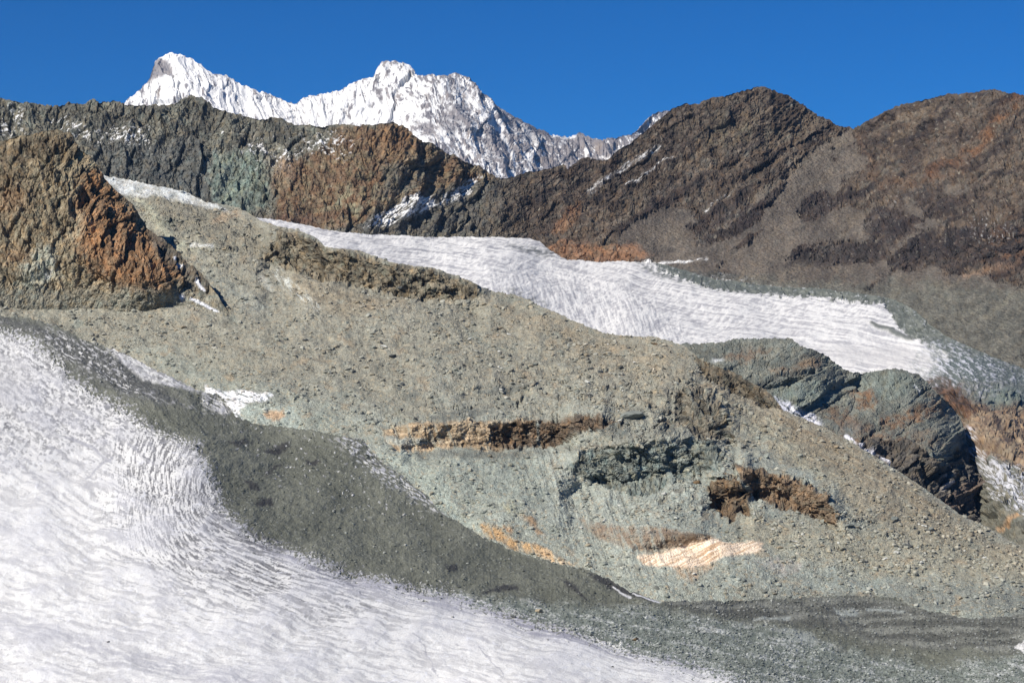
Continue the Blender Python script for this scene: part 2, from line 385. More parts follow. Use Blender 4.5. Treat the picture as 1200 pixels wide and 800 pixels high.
# ------------------------------------------------------------------ ridges behind the upper glacier
def shade_ridges(g):
    U, V, X, Y, Z = g['U'], g['V'], g['X'], g['Y'], g['Z']
    pt = Pt(g)
    left = 1-sstep(560, 640, U+.3*(V-200))
    h, ra, rb, rc, ca, cb, cc, rd = rock_relief(g, .95, sx=.85, sy=1.35, seed=3, rot=.25)
    hr, sa, sb, sc, da, db, dc, re = rock_relief(g, .7, sx=1.9, sy=.75, seed=8, rot=-.56)
    n1 = fbm(U/45, V/45, o=5, gain=.6); n2 = fbm(U/14, V/11, o=5, gain=.65)
    ud = U+V*1.25; vd = V-U*-.55            # strata of the right mountain fall to the lower left
    st = fbm((U*.55+V*1.0)/10+n1*1.5, (U-V*.7)/90, o=5, gain=.65)
    gul = ridged((U-V*.15)/26, V/120, o=4)
    scree = np.minimum(1, pt.poly([(735, 265), (770, 240), (800, 245), (830, 262), (850, 300), (800, 320), (745, 305), (725, 285)], 6, 14)
                       + pt.poly([(800, 320), (870, 255), (930, 200), (985, 155), (1000, 158), (1010, 200), (960, 240), (1030, 250), (1080, 230), (1130, 215), (1100, 270), (1060, 300), (1000, 320), (880, 322)], 9, 26)*.85
                       + pt.poly([(800, 318), (900, 318), (1020, 305), (1200, 330), (1400, 340), (1400, 560), (1150, 440), (1000, 360), (820, 345)], 8, 24))
    dd = U*.62+V+n1*22
    bb = fbm(dd/26+3, (U-V*.62)/150, o=5, gain=.6)
    crags = np.clip(pt.poly([(920, 300), (950, 286), (1000, 280), (1050, 286), (1035, 306), (980, 312)], 5, 14)+pt.poly([(930, 250), (950, 225), (985, 228), (975, 250), (950, 262)], 4, 12)
                    + pt.poly([(1012, 262), (1030, 238), (1068, 246), (1075, 270), (1050, 288), (1020, 280)], 4, 12)+pt.poly([(1040, 300), (1080, 270), (1150, 262), (1240, 268), (1240, 318), (1120, 312), (1050, 318)], 6, 16)
                    + pt.poly([(800, 265), (860, 235), (900, 240), (870, 275), (815, 290)], 6, 14)+pt.poly([(1060, 225), (1100, 215), (1130, 240), (1090, 255)], 5, 12), 0, 1)
    scree = np.clip(scree, 0, 1)*(1-.95*crags)
    scree = sstep(-.07, .07, (scree-.45)*.8-bb*1.1+n2*.35)*sstep(.02, .3, scree+.12)*(1-left)
    rockr = 1-.86*scree
    hh = lerp(hr*.7+st*1.2+(gul-.4)*3, h*.85+(ridged(U/30+V/60, V/95, o=4)-.45)*6, left)*rockr
    hh = hh+scree*fbm(X/5, Y/5, Z/5, o=3)*1.6
    # ---- colours
    cl = lerp(C(98, 95, 84), C(130, 126, 108), sstep(-.3, .4, n1)[..., None])
    cl = mixc(cl, C(84, 82, 78), sstep(-.05, .4, n2)*.55)
    cl = mixc(cl, C(92, 96, 98), pt.poly([(110, 165), (230, 160), (290, 200), (300, 250), (180, 225), (120, 200)], 14, 22)*.6)
    teal = pt.poly([(245, 178), (300, 180), (318, 205), (320, 215), (300, 245), (285, 255), (250, 236)], 6, 14)
    cl = mixc(cl, C(124, 144, 130), teal*(.45+.55*sstep(-.2, .3, fbm((U+V)/10, (U-V)/40, o=4))))
    red = pt.poly([(398, 150), (432, 147), (461, 142), (480, 150), (500, 168), (540, 187), (582, 208), (560, 216), (520, 222), (480, 236), (430, 256), (395, 268), (320, 268), (318, 205), (350, 190), (380, 175)], 6, 16)
    cl = mixc(cl, lerp(C(122, 84, 62), C(134, 112, 84), sstep(-.2, .3, n2)[..., None]), red*.9)
    cl = mixc(cl, C(150, 96, 62), red*pt.blob(470, 165, 46, 16)*sstep(-.15, .2, n2)*.8)
    cl = mixc(cl, C(150, 140, 108), red*pt.blob(410, 235, 34, 18)*sstep(-.15, .2, n2)*.8)
    cl = mixc(cl, C(160, 132, 112), pt.blob(331, 200, 12, 14, 5)*.8)
    cl = mixc(cl, C(96, 64, 58), pt.blob(345, 256, 42, 9)*.75)
    cl = mixc(cl, C(100, 108, 100), pt.poly([(455, 190), (500, 186), (512, 205), (470, 232), (440, 236)], 8, 18)*.5)
    mid = pt.poly([(380, 275), (440, 250), (500, 225), (580, 208), (640, 200), (720, 182), (700, 215), (640, 280), (600, 285)], 8, 14)
    cl = mixc(cl, lerp(C(86, 84, 80), C(116, 106, 90), sstep(-.2, .35, n2)[..., None]), mid*.9)
    cr = lerp(C(98, 82, 70), C(122, 106, 90), sstep(-.35, .4, n1)[..., None])
    cr = mixc(cr, C(62, 54, 53), sstep(-.02, .26, st)*.8)
    cr = mixc(cr, C(140, 126, 108), sstep(.05, .3, -st)*.5)
    cr = mixc(cr, C(134, 124, 98), pt.blob(850, 150, 60, 26)*sstep(-.2, .3, n2)*.7)
    cr = mixc(cr, C(132, 128, 112), sstep(.2, .5, fbm((U*.6+V)/9+50, (U-V*.6)/50, o=4))*.5)
    cr = mixc(cr, lerp(C(108, 100, 90), C(130, 120, 106), sstep(-.3, .3, n1+.4*n2)[..., None]), scree*.9)
    cr = mixc(cr, C(76, 66, 64), crags*.7)
    for p, w_ in (([(1000, 158), (960, 185), (900, 225), (850, 262), (800, 296)], 5), ([(985, 165), (930, 190), (870, 215), (800, 262)], 3), ([(1090, 215), (1010, 268), (950, 300)], 5), ([(720, 262), (770, 225), (830, 190), (880, 170)], 4)):
        cr = mixc(cr, C(142, 132, 116), pt.line(p, w_, 4, 10)*sstep(-.3, .2, n2)*.55)
    cr = mixc(cr, C(140, 92, 64), np.clip(pt.line([(1200, 112), (1180, 130), (1150, 165), (1125, 190), (1090, 205)], 8, 6, 12)*sstep(-.3, .2, n2), 0, 1)*.8)
    cr = mixc(cr, C(136, 96, 70), pt.line([(1095, 208), (1030, 220), (1005, 160)], 3, 4, 16)*.4)
    cr = mixc(cr, C(150, 98, 66), pt.blob(1185, 285, 46, 26, 30)*sstep(-.1, .25, n2)*.8)
    cr = mixc(cr, C(164, 112, 84), pt.poly([(636, 300), (645, 285), (670, 280), (700, 284), (745, 286), (765, 300), (740, 308), (690, 308)], 4, 10)*sstep(-.45, .0, n2)*.9)
    cr = mixc(cr, C(176, 124, 90), pt.poly([(660, 252), (668, 240), (680, 235), (682, 246), (672, 262), (655, 272), (645, 270)], 3, 8)*.85)
    cr = mixc(cr, C(62, 56, 56), pt.poly([(1040, 305), (1080, 275), (1140, 262), (1200, 268), (1200, 300), (1150, 298), (1090, 305)], 5, 18)*sstep(-.35, .15, st)*.8)
    cr = mixc(cr, C(70, 64, 62), pt.poly([(925, 300), (960, 285), (1020, 288), (1030, 300), (980, 310), (930, 312)], 4, 14)*.65)
    cr = mixc(cr, C(72, 62, 60), pt.poly([(940, 240), (960, 225), (975, 235), (970, 250), (945, 252)], 3, 10)*.6+pt.poly([(1015, 255), (1035, 240), (1065, 250), (1060, 275), (1030, 270)], 3, 12)*.6)
    green = pt.poly([(800, 330), (860, 322), (940, 330), (1060, 330), (1200, 335), (1400, 350), (1400, 600), (1200, 470), (1050, 400), (1000, 360), (850, 350)], 9, 26)
    cr = mixc(cr, lerp(C(106, 110, 98), C(132, 134, 118), sstep(-.3, .3, n2)[..., None]), green*(1-left)*.85)
    cr = mixc(cr, C(186, 146, 118), pt.line([(1130, 322), (1160, 318), (1195, 308)], 3, 3, 9)*.6)
    col = lerp(cr, cl, left[..., None])
    _, _, _, _, gr = voro2(U/2.3, V/1.9, 5)
    col = col*(1+.20*(gr[..., 3]-.5)*(1-left*.6)+.18*(scree*fbm((U-V*.4)/5, V/40, o=3)))[..., None]
    col = col*lerp(np.array([.80, .75, .75], F32), np.array([1.1, 1.08, 1.06], F32), left[..., None])
    blk = lerp(sb, rb, left)
    col = col*(1+.26*(blk-.5)+.18*(lerp(sc, rc, left)-.5)*rockr)[..., None]
    col, crk = variegate(col, g, .85*(.28+.72*rockr), .3, 17)
    hh = hh-crk*rockr*1.8
    rr_ = ((1-left)*rockr)
    col = lerp(col, col*np.array([.62, .60, .64], F32), (sstep(.0, .28, bb)*.75*rr_)[..., None])
    col = lerp(col, col*np.array([1.22, 1.18, 1.08], F32), (sstep(.02, .3, -bb)*.6*(1-left))[..., None])
    hh = hh+bb*7*rr_
    # ---- old snow in ledges
    fl = fbm((U-V*.5)/9, (V+U*.35)/3.0, o=4, gain=.68)
    fld = fbm((U*.6+V)/2.6, (U-V*.6)/11, o=4, gain=.6)
    sn = pt.poly([(55, 138), (80, 135), (112, 150), (118, 168), (95, 160), (70, 150)], 6, 14)+pt.poly([(130, 140), (175, 150), (178, 170), (150, 172), (120, 160)], 6, 16)
    sn = sn*.8+pt.blob(15, 140, 22, 22)*.9+pt.blob(300, 175, 20, 22)*.8+pt.blob(380, 170, 34, 18)*.95+pt.blob(335, 185, 16, 16)*.8+pt.blob(262, 158, 8, 8)*.7
    m = sstep(.18, .27, fl+.26*np.clip(sn, 0, 1)-.12)*np.clip(sn*1.5, 0, 1)
    sd = pt.poly([(428, 268), (440, 252), (490, 226), (508, 228), (512, 240), (480, 252), (455, 262)], 3, 8)*1.1+pt.poly([(508, 240), (545, 212), (562, 206), (556, 222), (530, 236)], 3, 8)*.9
    m = np.maximum(m, sstep(.02, .14, fld+.12*sd)*np.clip(sd, 0, 1))
    dl = pt.line([(690, 222), (715, 205), (745, 186), (772, 170)], 2.6, 2.2, 7)
    m = np.maximum(m, dl*(.08+.8*sstep(.02, .2, fld)))
    m = np.maximum(m, pt.line([(735, 216), (765, 196), (790, 186)], 1.6, 1.6, 9)*sstep(.03, .18, fld)*.8)
    m = np.maximum(m, pt.line([(825, 248), (840, 236), (855, 222)], 1.6, 1.4, 8)*sstep(.02, .15, fld)*.8)
    m = np.maximum(m, sstep(.24, .32, fbm(U/3.4+77, V/2.6, o=3))*np.clip(.45*pt.blob(1160, 272, 26, 9, 20)+.4*pt.blob(1150, 255, 14, 6)+.5*pt.blob(1045, 235, 6, 3)+.5*pt.blob(970, 245, 4, 6), 0, 1)**.8*.8)
    m = np.maximum(m, pt.line([(750, 309), (790, 307), (828, 304)], 1.3, 1.2, 5)*sstep(-.2, .1, fld))
    m = np.maximum(m, sstep(.05, .2, fl)*pt.poly([(790, 318), (850, 322), (900, 335), (960, 344), (880, 345), (820, 335)], 5, 14)*.55)
    m = np.maximum(m, sstep(.12, .2, fl)*pt.poly([(1010, 354), (1070, 395), (1100, 400), (1200, 435), (1200, 446), (1050, 395)], 4, 10)*.7)
    dk = pt.poly([(750, 311), (790, 312), (870, 320), (850, 330), (800, 322)], 4, 10)
    col = mixc(col, C(74, 80, 80), dk*.6)
    col = mixc(col, WHITE, m*.95)
    return hh, col, None

# ------------------------------------------------------------------ upper glacier, its tongue, and the rock below it
def shade_upper(g):
    U, V, X, Y, Z = g['U'], g['V'], g['X'], g['Y'], g['Z']
    pt = Pt(g)
    n1 = fbm(U/60, V/26, o=4); n2 = fbm(U/9, V/6, o=4, gain=.6)
    # flow lines: sweep from the left, dip over the brow, and run out right
    flow = V-pl([(240, 225), (300, 262), (400, 290), (500, 300), (600, 315), (700, 338), (800, 362), (900, 378), (1000, 392), (1100, 415), (1200, 450)], U)
    streak = fbm(flow/2.4, U/50, o=5, gain=.6)
    bump = fbm((U*.45+V)/3.0+n1*3, (U-V*.8)/13, o=4, gain=.6)
    brow = pt.poly([(560, 340), (600, 322), (680, 330), (760, 350), (800, 400), (700, 395), (620, 360)], 22, 20)
    cre = fbm((U*1.1-V*.35)/4.2, (U*.2+V)/16, o=4, gain=.6)
    tongue = pt.poly([(850, 398), (950, 370), (1060, 385), (1104, 411), (1090, 445), (1000, 440), (930, 400)], 14, 16)
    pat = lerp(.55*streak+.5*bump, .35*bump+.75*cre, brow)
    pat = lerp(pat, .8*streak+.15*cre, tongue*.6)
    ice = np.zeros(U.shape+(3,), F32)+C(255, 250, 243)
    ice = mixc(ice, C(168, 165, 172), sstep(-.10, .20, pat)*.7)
    ice = mixc(ice, C(222, 216, 212), pt.poly([(960, 408), (1060, 402), (1090, 425), (1060, 435), (1000, 432)], 8, 14)*.6)
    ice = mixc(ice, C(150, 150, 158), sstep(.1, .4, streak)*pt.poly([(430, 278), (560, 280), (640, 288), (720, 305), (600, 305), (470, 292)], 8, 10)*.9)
    # rocks
    h, ra, rb, rc, ca, cb, cc, rd = rock_relief(g, .8, sx=1.5, sy=.8, seed=11, rot=.5)
    rk = lerp(C(112, 116, 106), C(134, 128, 114), sstep(-.3, .3, n2)[..., None])
    rk = mixc(rk, lerp(C(150, 112, 90), C(172, 140, 112), sstep(-.3, .3, n2)[..., None]), pt.poly([(1118, 478), (1150, 470), (1215, 476), (1400, 500), (1400, 640), (1190, 545), (1140, 532), (1128, 505)], 5, 14)*.85)
    rk = mixc(rk, lerp(C(86, 58, 48), C(128, 76, 54), sstep(-.2, .3, n2)[..., None]), pt.poly([(1082, 446), (1105, 438), (1126, 450), (1136, 468), (1150, 480), (1130, 492), (1110, 476)], 4, 8)*.9)
    rk = mixc(rk, C(98, 78, 74), pt.line([(1152, 470), (1170, 500), (1185, 515), (1160, 530)], 2.5, 2, 8)*.7)
    rk = mixc(rk, C(118, 136, 128), pt.poly([(1150, 455), (1200, 450), (1400, 470), (1400, 500), (1200, 474), (1165, 480)], 4, 8)*.75)
    rk = mixc(rk, C(124, 120, 104), pt.poly([(1140, 545), (1200, 555), (1400, 600), (1400, 760), (1200, 660), (1145, 620)], 6, 12)*.8)
    rk = mixc(rk, C(190, 140, 104), pt.line([(1168, 617), (1185, 610), (1205, 606)], 2.5, 2, 7)*.8)
    rk = rk*(1+.28*(rb-.5)+.22*(rc-.5))[..., None]
    rk, crk = variegate(rk, g, .55, .5, 41)
    # where is ice
    edge = fbm(U/6, V/4, o=4, gain=.65)*9
    lower = [(240, 500), (600, 500), (860, 480), (990, 440), (1010, 438), (1030, 436), (1050, 436), (1065, 440), (1080, 443), (1100, 440), (1112, 432), (1110, 414), (1104, 405), (1104, 300), (240, 150)]
    isice = sstep(-2, 2, sdist(lower, U, V+edge*.5))
    # broken blue-grey ice fall at the snout
    tope = V-pl(ICE_TOP, U)+fbm(U/7, V/5, o=4, gain=.7)*11
    top_ok = sstep(-1.5, 1.5, tope)
    isice = isice*top_ok
    fall = pt.poly([(1090, 412), (1110, 405), (1150, 418), (1215, 440), (1215, 456), (1160, 452), (1110, 446), (1080, 440)], 22, 40)
    fs = fbm((U*.55-V*1.1+n1*6)/3.4, (U+V*.6)/9, o=4, gain=.65)
    sc_ = lerp(C(100, 108, 98), C(134, 138, 124), sstep(-.3, .3, n2)[..., None])*(1+.3*(rc-.5))[..., None]
    sc_ = mixc(sc_, C(214, 216, 220), sstep(.24, .3, fbm(U/6, V/2.6+U*.02, o=4, gain=.6))*.7)
    rk = lerp(sc_, rk, sstep(-2, 10, V-pl(ICE_TOP, U)-14)[..., None])
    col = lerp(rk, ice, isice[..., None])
    fc = mixc(np.zeros_like(ice)+C(104, 120, 122), C(232, 232, 240), sstep(.02, .16, fs)*np.interp(U, [1080, 1130, 1200], [.95, .8, .65]))
    col = mixc(col, fc, fall)
    # streams of ice between the rocks below
    st1 = pt.line([(1134, 512), (1139, 530), (1160, 550), (1200, 580), (1300, 640)], 9, 6, 10)
    sm = sstep(-.02, .1, fbm((U*.7-V)/3, (U+V*.7)/18, o=4, gain=.6))*st1
    sm = np.maximum(sm, sstep(.05, .15, fbm((U*.7-V)/2.4+9, (U+V*.7)/14, o=4))*pt.poly([(1140, 540), (1215, 545), (1215, 620), (1165, 590)], 5, 9)*.9)
    col = mixc(col, C(226, 226, 232), sm*.85)
    # debris lane beside the tongue and the grey mounds upstream
    lane = pt.line([(1022, 380), (1045, 390), (1068, 398)], 2.6, 1.6, 5)
    col = mixc(col, C(112, 118, 108), lane*.9)
    deb = pt.poly([(590, 287), (640, 290), (680, 298), (692, 304), (650, 303), (610, 295)], 4, 7)
    col = mixc(col, C(110, 114, 114), deb*sstep(-.35, .12, fbm(U/9, V/2.4, o=4))*.9)
    deb2 = pt.poly([(745, 308), (790, 312), (860, 328), (960, 347), (850, 342), (790, 330), (765, 320)], 5, 7)
    col = mixc(col, C(100, 110, 106), deb2*sstep(-.22, .12, fbm(U/5, V/2.5, o=4))*.9)
    e2 = pt.poly([(575, 345), (602, 338), (640, 352), (650, 366), (600, 352)], 4, 6)
    col = mixc(col, C(126, 128, 122), e2*sstep(-.1, .2, n2)*.6)
    r = (1-isice)*(1-fall)*(.25+.75*sstep(0, 12, V-pl(ICE_TOP, U)-14))
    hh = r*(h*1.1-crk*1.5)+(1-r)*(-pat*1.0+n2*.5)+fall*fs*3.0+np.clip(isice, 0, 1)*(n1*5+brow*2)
    hh = hh+lane*1.5
    return hh, col, None

# ------------------------------------------------------------------ rock knoll
def shade_knoll(g):
    U, V, X, Y, Z = g['U'], g['V'], g['X'], g['Y'], g['Z']
    pt = Pt(g)
    n1 = fbm(U/30, V/22, o=5, gain=.6); n2 = fbm(U/9, V/7, o=5, gain=.65)
    st = fbm((U*.35+V)/5, (U-V*.4)/45, o=4, gain=.6)
    h, ra, rb, rc, ca, cb, cc, rd = rock_relief(g, 1.15, sx=1.9, sy=.7, seed=21, rot=-.45)
    dark = pt.poly([(985, 528), (1025, 510), (1065, 520), (1082, 530), (1105, 545), (1130, 520), (1160, 560), (1170, 640), (1090, 640), (1040, 580)], 4, 12)
    crackA = pt.line([(885, 455), (912, 441), (930, 438), (955, 434)], 2.2, 2.0, 3)
    gap = pt.line([(945, 480), (962, 470), (975, 458), (990, 450), (1005, 446)], 4.5, 3, 6)
    col = lerp(C(108, 112, 102), C(134, 136, 122), sstep(-.3, .35, n1)[..., None])
    col = mixc(col, C(88, 90, 84), sstep(.02, .35, st)*.6)
    col = mixc(col, C(118, 134, 126), pt.poly([(905, 450), (960, 445), (985, 460), (960, 480), (930, 482), (905, 468)], 5, 12)*.6+pt.poly([(1005, 435), (1060, 437), (1085, 455), (1040, 470), (1010, 460)], 5, 12)*.5)
    rust = C(132, 84, 58)
    for p, k in (([(992, 458), (1012, 454), (1026, 468), (1024, 482), (1005, 478)], .85), ([(1028, 490), (1060, 482), (1082, 470), (1102, 472), (1095, 486), (1068, 498), (1050, 505), (1030, 498)], .8),
                 ([(955, 480), (985, 478), (1020, 500), (1060, 508), (1065, 520), (1020, 520), (985, 505)], .6), ([(900, 430), (925, 428), (960, 420), (965, 428), (940, 434), (905, 438)], .55),
                 ([(850, 415), (880, 405), (910, 410), (880, 425), (850, 428)], .5), ([(960, 500), (1000, 512), (1050, 530), (1020, 545), (980, 525)], .7), ([(1060, 505), (1090, 500), (1110, 520), (1080, 530)], .4), ([(1085, 452), (1110, 475), (1118, 492), (1098, 480)], .6)):
        col = mixc(col, rust, pt.poly(p, 4, 12)*k*sstep(-.4, .2, n2))
    col = mixc(col, C(176, 138, 108), pt.blob(948, 424, 10, 6, 8)*.7)
    col = mixc(col, C(96, 110, 118), pt.blob(995, 503, 12, 9, 6)*.7)
    col = mixc(col, lerp(C(76, 68, 66), C(116, 98, 84), sstep(-.2, .3, n2)[..., None]), dark*.85)  # undercut wall facing away from the sun: shade painted into its colour
    col = mixc(col, C(112, 84, 76), pt.poly([(1100, 590), (1120, 570), (1145, 560), (1150, 590), (1130, 605)], 4, 8)*.5)
    col = col*(1+.24*(rb-.5)+.22*(rc-.5))[..., None]
    col = mixc(col, C(60, 60, 60), np.clip(crackA*.3, 0, 1))
    col, crk = variegate(col, g, .5, .9, 29)
    # ice tongues at the foot of the scree
    s1 = pt.poly([(908, 462), (930, 472), (950, 482), (964, 498), (950, 500), (930, 490), (915, 482)], 3, 5)
    s2 = pt.line([(992, 510), (1012, 524), (1030, 538), (1046, 548)], 2.1, 1.4, 4)
    col = mixc(col, C(228, 226, 234), np.clip(s1*sstep(-.3, .05, fbm((U*.6-V)/3, (U+V)/18, o=3))+s2+.7*pt.blob(1112, 562, 5, 8, 6)*sstep(0, .2, n2), 0, 1)*.9)
    col = mixc(col, C(220, 222, 226), pt.blob(841, 423, 7, 2.2, 3)*.8)
    col = mixc(col, C(214, 214, 214), pt.line([(1072, 452), (1080, 460)], 1.2, 1, 3)*.6)
    hh = h*(.42+.45*dark)-crk*1.2-crackA*7-gap*9
    hh = hh+dark*facets(X/20, Y/20, Z/20, 4)[0]*9
    return hh, col, None

# ------------------------------------------------------------------ left crag
def shade_crag(g):
    U, V, X, Y, Z = g['U'], g['V'], g['X'], g['Y'], g['Z']
    pt = Pt(g)
    n1 = fbm(U/34, V/34, o=5, gain=.6); n2 = fbm(U/10, V/12, o=5, gain=.65)
    h, ra, rb, rc, ca, cb, cc, rd = rock_relief(g, 1.0, sx=.8, sy=1.3, seed=31, rot=.45)
    foot = sstep(325, 352, V-(n1*14))
    col = lerp(C(124, 106, 82), C(160, 138, 108), sstep(-.35, .35, n1)[..., None])
    col = mixc(col, C(98, 78, 60), sstep(0, .35, n2)*.6)
    rustm = pt.poly([(85, 250), (100, 200), (118, 200), (140, 225), (165, 260), (190, 290), (215, 320), (200, 345), (170, 345), (120, 325), (95, 300)], 9, 20)
    col = mixc(col, lerp(C(116, 76, 52), C(170, 108, 70), sstep(-.3, .3, n2)[..., None]), rustm*.85)
    col = mixc(col, C(186, 116, 70), pt.blob(108, 280, 14, 18, 10)*.6+pt.blob(112, 212, 10, 8, 6)*.6)
    col = mixc(col, C(194, 168, 134), np.clip(pt.blob(90, 262, 9, 14, 10)+pt.blob(78, 275, 8, 8, 6), 0, 1)*.75)
    col = mixc(col, C(172, 172, 150), pt.poly([(25, 310), (45, 285), (62, 292), (70, 318), (50, 340), (20, 350)], 8, 14)*.75)
    col = mixc(col, C(142, 96, 66), pt.blob(10, 235, 20, 26, 20)*.6+pt.blob(20, 300, 22, 12, 12)*.5)
    col = mixc(col, C(84, 66, 52), pt.poly([(-80, 190), (0, 168), (60, 155), (85, 160), (95, 185), (60, 180), (20, 195), (-80, 240)], 6, 14)*.55)
    col = mixc(col, C(92, 84, 76), pt.poly([(170, 262), (205, 288), (240, 325), (274, 376), (240, 366), (225, 340), (200, 310), (178, 290)], 4, 9)*.75)  # right flank in shadow, the shade painted as darker grey
    col = mixc(col, C(140, 134, 116), foot*.85)
    col = col*(1+.34*(rb-.5)+.28*(rc-.5))[..., None]
    col, crk = variegate(col, g, .9, -.35, 3)
    lic = sstep(.3, .42, fbm(U/3+4, V/3.2, o=3))
    col = mixc(col, C(206, 186, 156), lic*.35*(1-foot))
    m = pt.line([(205, 302), (212, 310)], 1.5, 1, 4)+pt.line([(231, 330), (240, 340)], 1.4, 1, 4)+pt.line([(225, 350), (240, 358), (256, 366)], 1.8, 1.3, 4)+pt.blob(214, 348, 3, 4, 3)
    m = m+.8*pt.blob(54, 318, 6, 8, 6)*sstep(0, .3, n2)
    col = mixc(col, C(230, 230, 234), np.clip(m, 0, 1)*.9)
    flut = ridged((U-V*.32)/18, V/110, o=4)
    hh = (h*.9+(flut-.45)*4-crk*1.5)*(1-.85*foot)+foot*n2*3+1.5*n2
    return hh, col, foot

# ------------------------------------------------------------------ moraine hillside
CLIFF_POLYS = [
    ([(305, 300), (318, 286), (326, 270), (350, 273), (375, 283), (385, 293), (424, 295), (461, 308), (518, 319), (558, 332), (568, 346), (540, 350), (500, 354), (478, 351), (450, 342), (432, 336), (400, 331), (380, 330), (350, 322), (325, 313)], C(130, 114, 92), C(88, 80, 70)),
    ([(812, 416), (850, 430), (880, 445), (908, 462), (918, 484), (900, 480), (870, 465), (840, 449), (822, 436)], C(104, 90, 74), C(80, 70, 60)),
    ([(664, 548), (682, 530), (705, 520), (760, 522), (800, 518), (812, 508), (836, 516), (850, 532), (844, 550), (820, 556), (800, 566), (780, 574), (752, 582), (735, 580), (715, 572), (690, 562)], C(122, 130, 120), C(84, 92, 90)),
    ([(770, 492), (792, 488), (788, 468), (800, 452), (828, 452), (842, 470), (856, 492), (862, 512), (845, 514), (824, 512), (805, 500), (780, 500)], C(124, 114, 98), C(92, 90, 84)),
    ([(826, 572), (842, 556), (862, 556), (880, 588), (880, 604), (868, 600), (858, 610), (846, 602), (832, 588)], C(116, 84, 60), C(80, 62, 50)),
    ([(860, 545), (885, 549), (925, 558), (952, 570), (972, 585), (984, 602), (985, 620), (968, 613), (940, 602), (900, 592), (882, 582), (868, 562)], C(132, 98, 74), C(94, 72, 58)),
    ([(575, 497), (640, 490), (700, 487), (722, 492), (705, 503), (668, 512), (650, 524), (610, 528), (575, 520)], C(112, 84, 66), C(82, 66, 56)),
]
CLIFFS = [
    ([(300, 285), (350, 276), (400, 296), (470, 312), (520, 322), (575, 338)], 32, .018),
    ([(815, 418), (860, 436), (915, 468)], 18, .008),
    ([(655, 536), (700, 520), (760, 516), (810, 510), (852, 522)], 46, .023),
    ([(765, 462), (800, 458), (850, 480), (868, 500)], 32, .016),
    ([(822, 560), (850, 556), (884, 572)], 32, .018),
    ([(862, 550), (925, 562), (960, 580), (990, 605)], 26, .016),
    ([(470, 500), (560, 495), (640, 494), (720, 490)], 26, .013),
    ([(740, 632), (800, 628), (832, 628)], 14, .006),
    ([(540, 452), (580, 453), (625, 452)], 9, .004),
    ([(728, 482), (755, 480), (766, 482)], 10, .004),
]
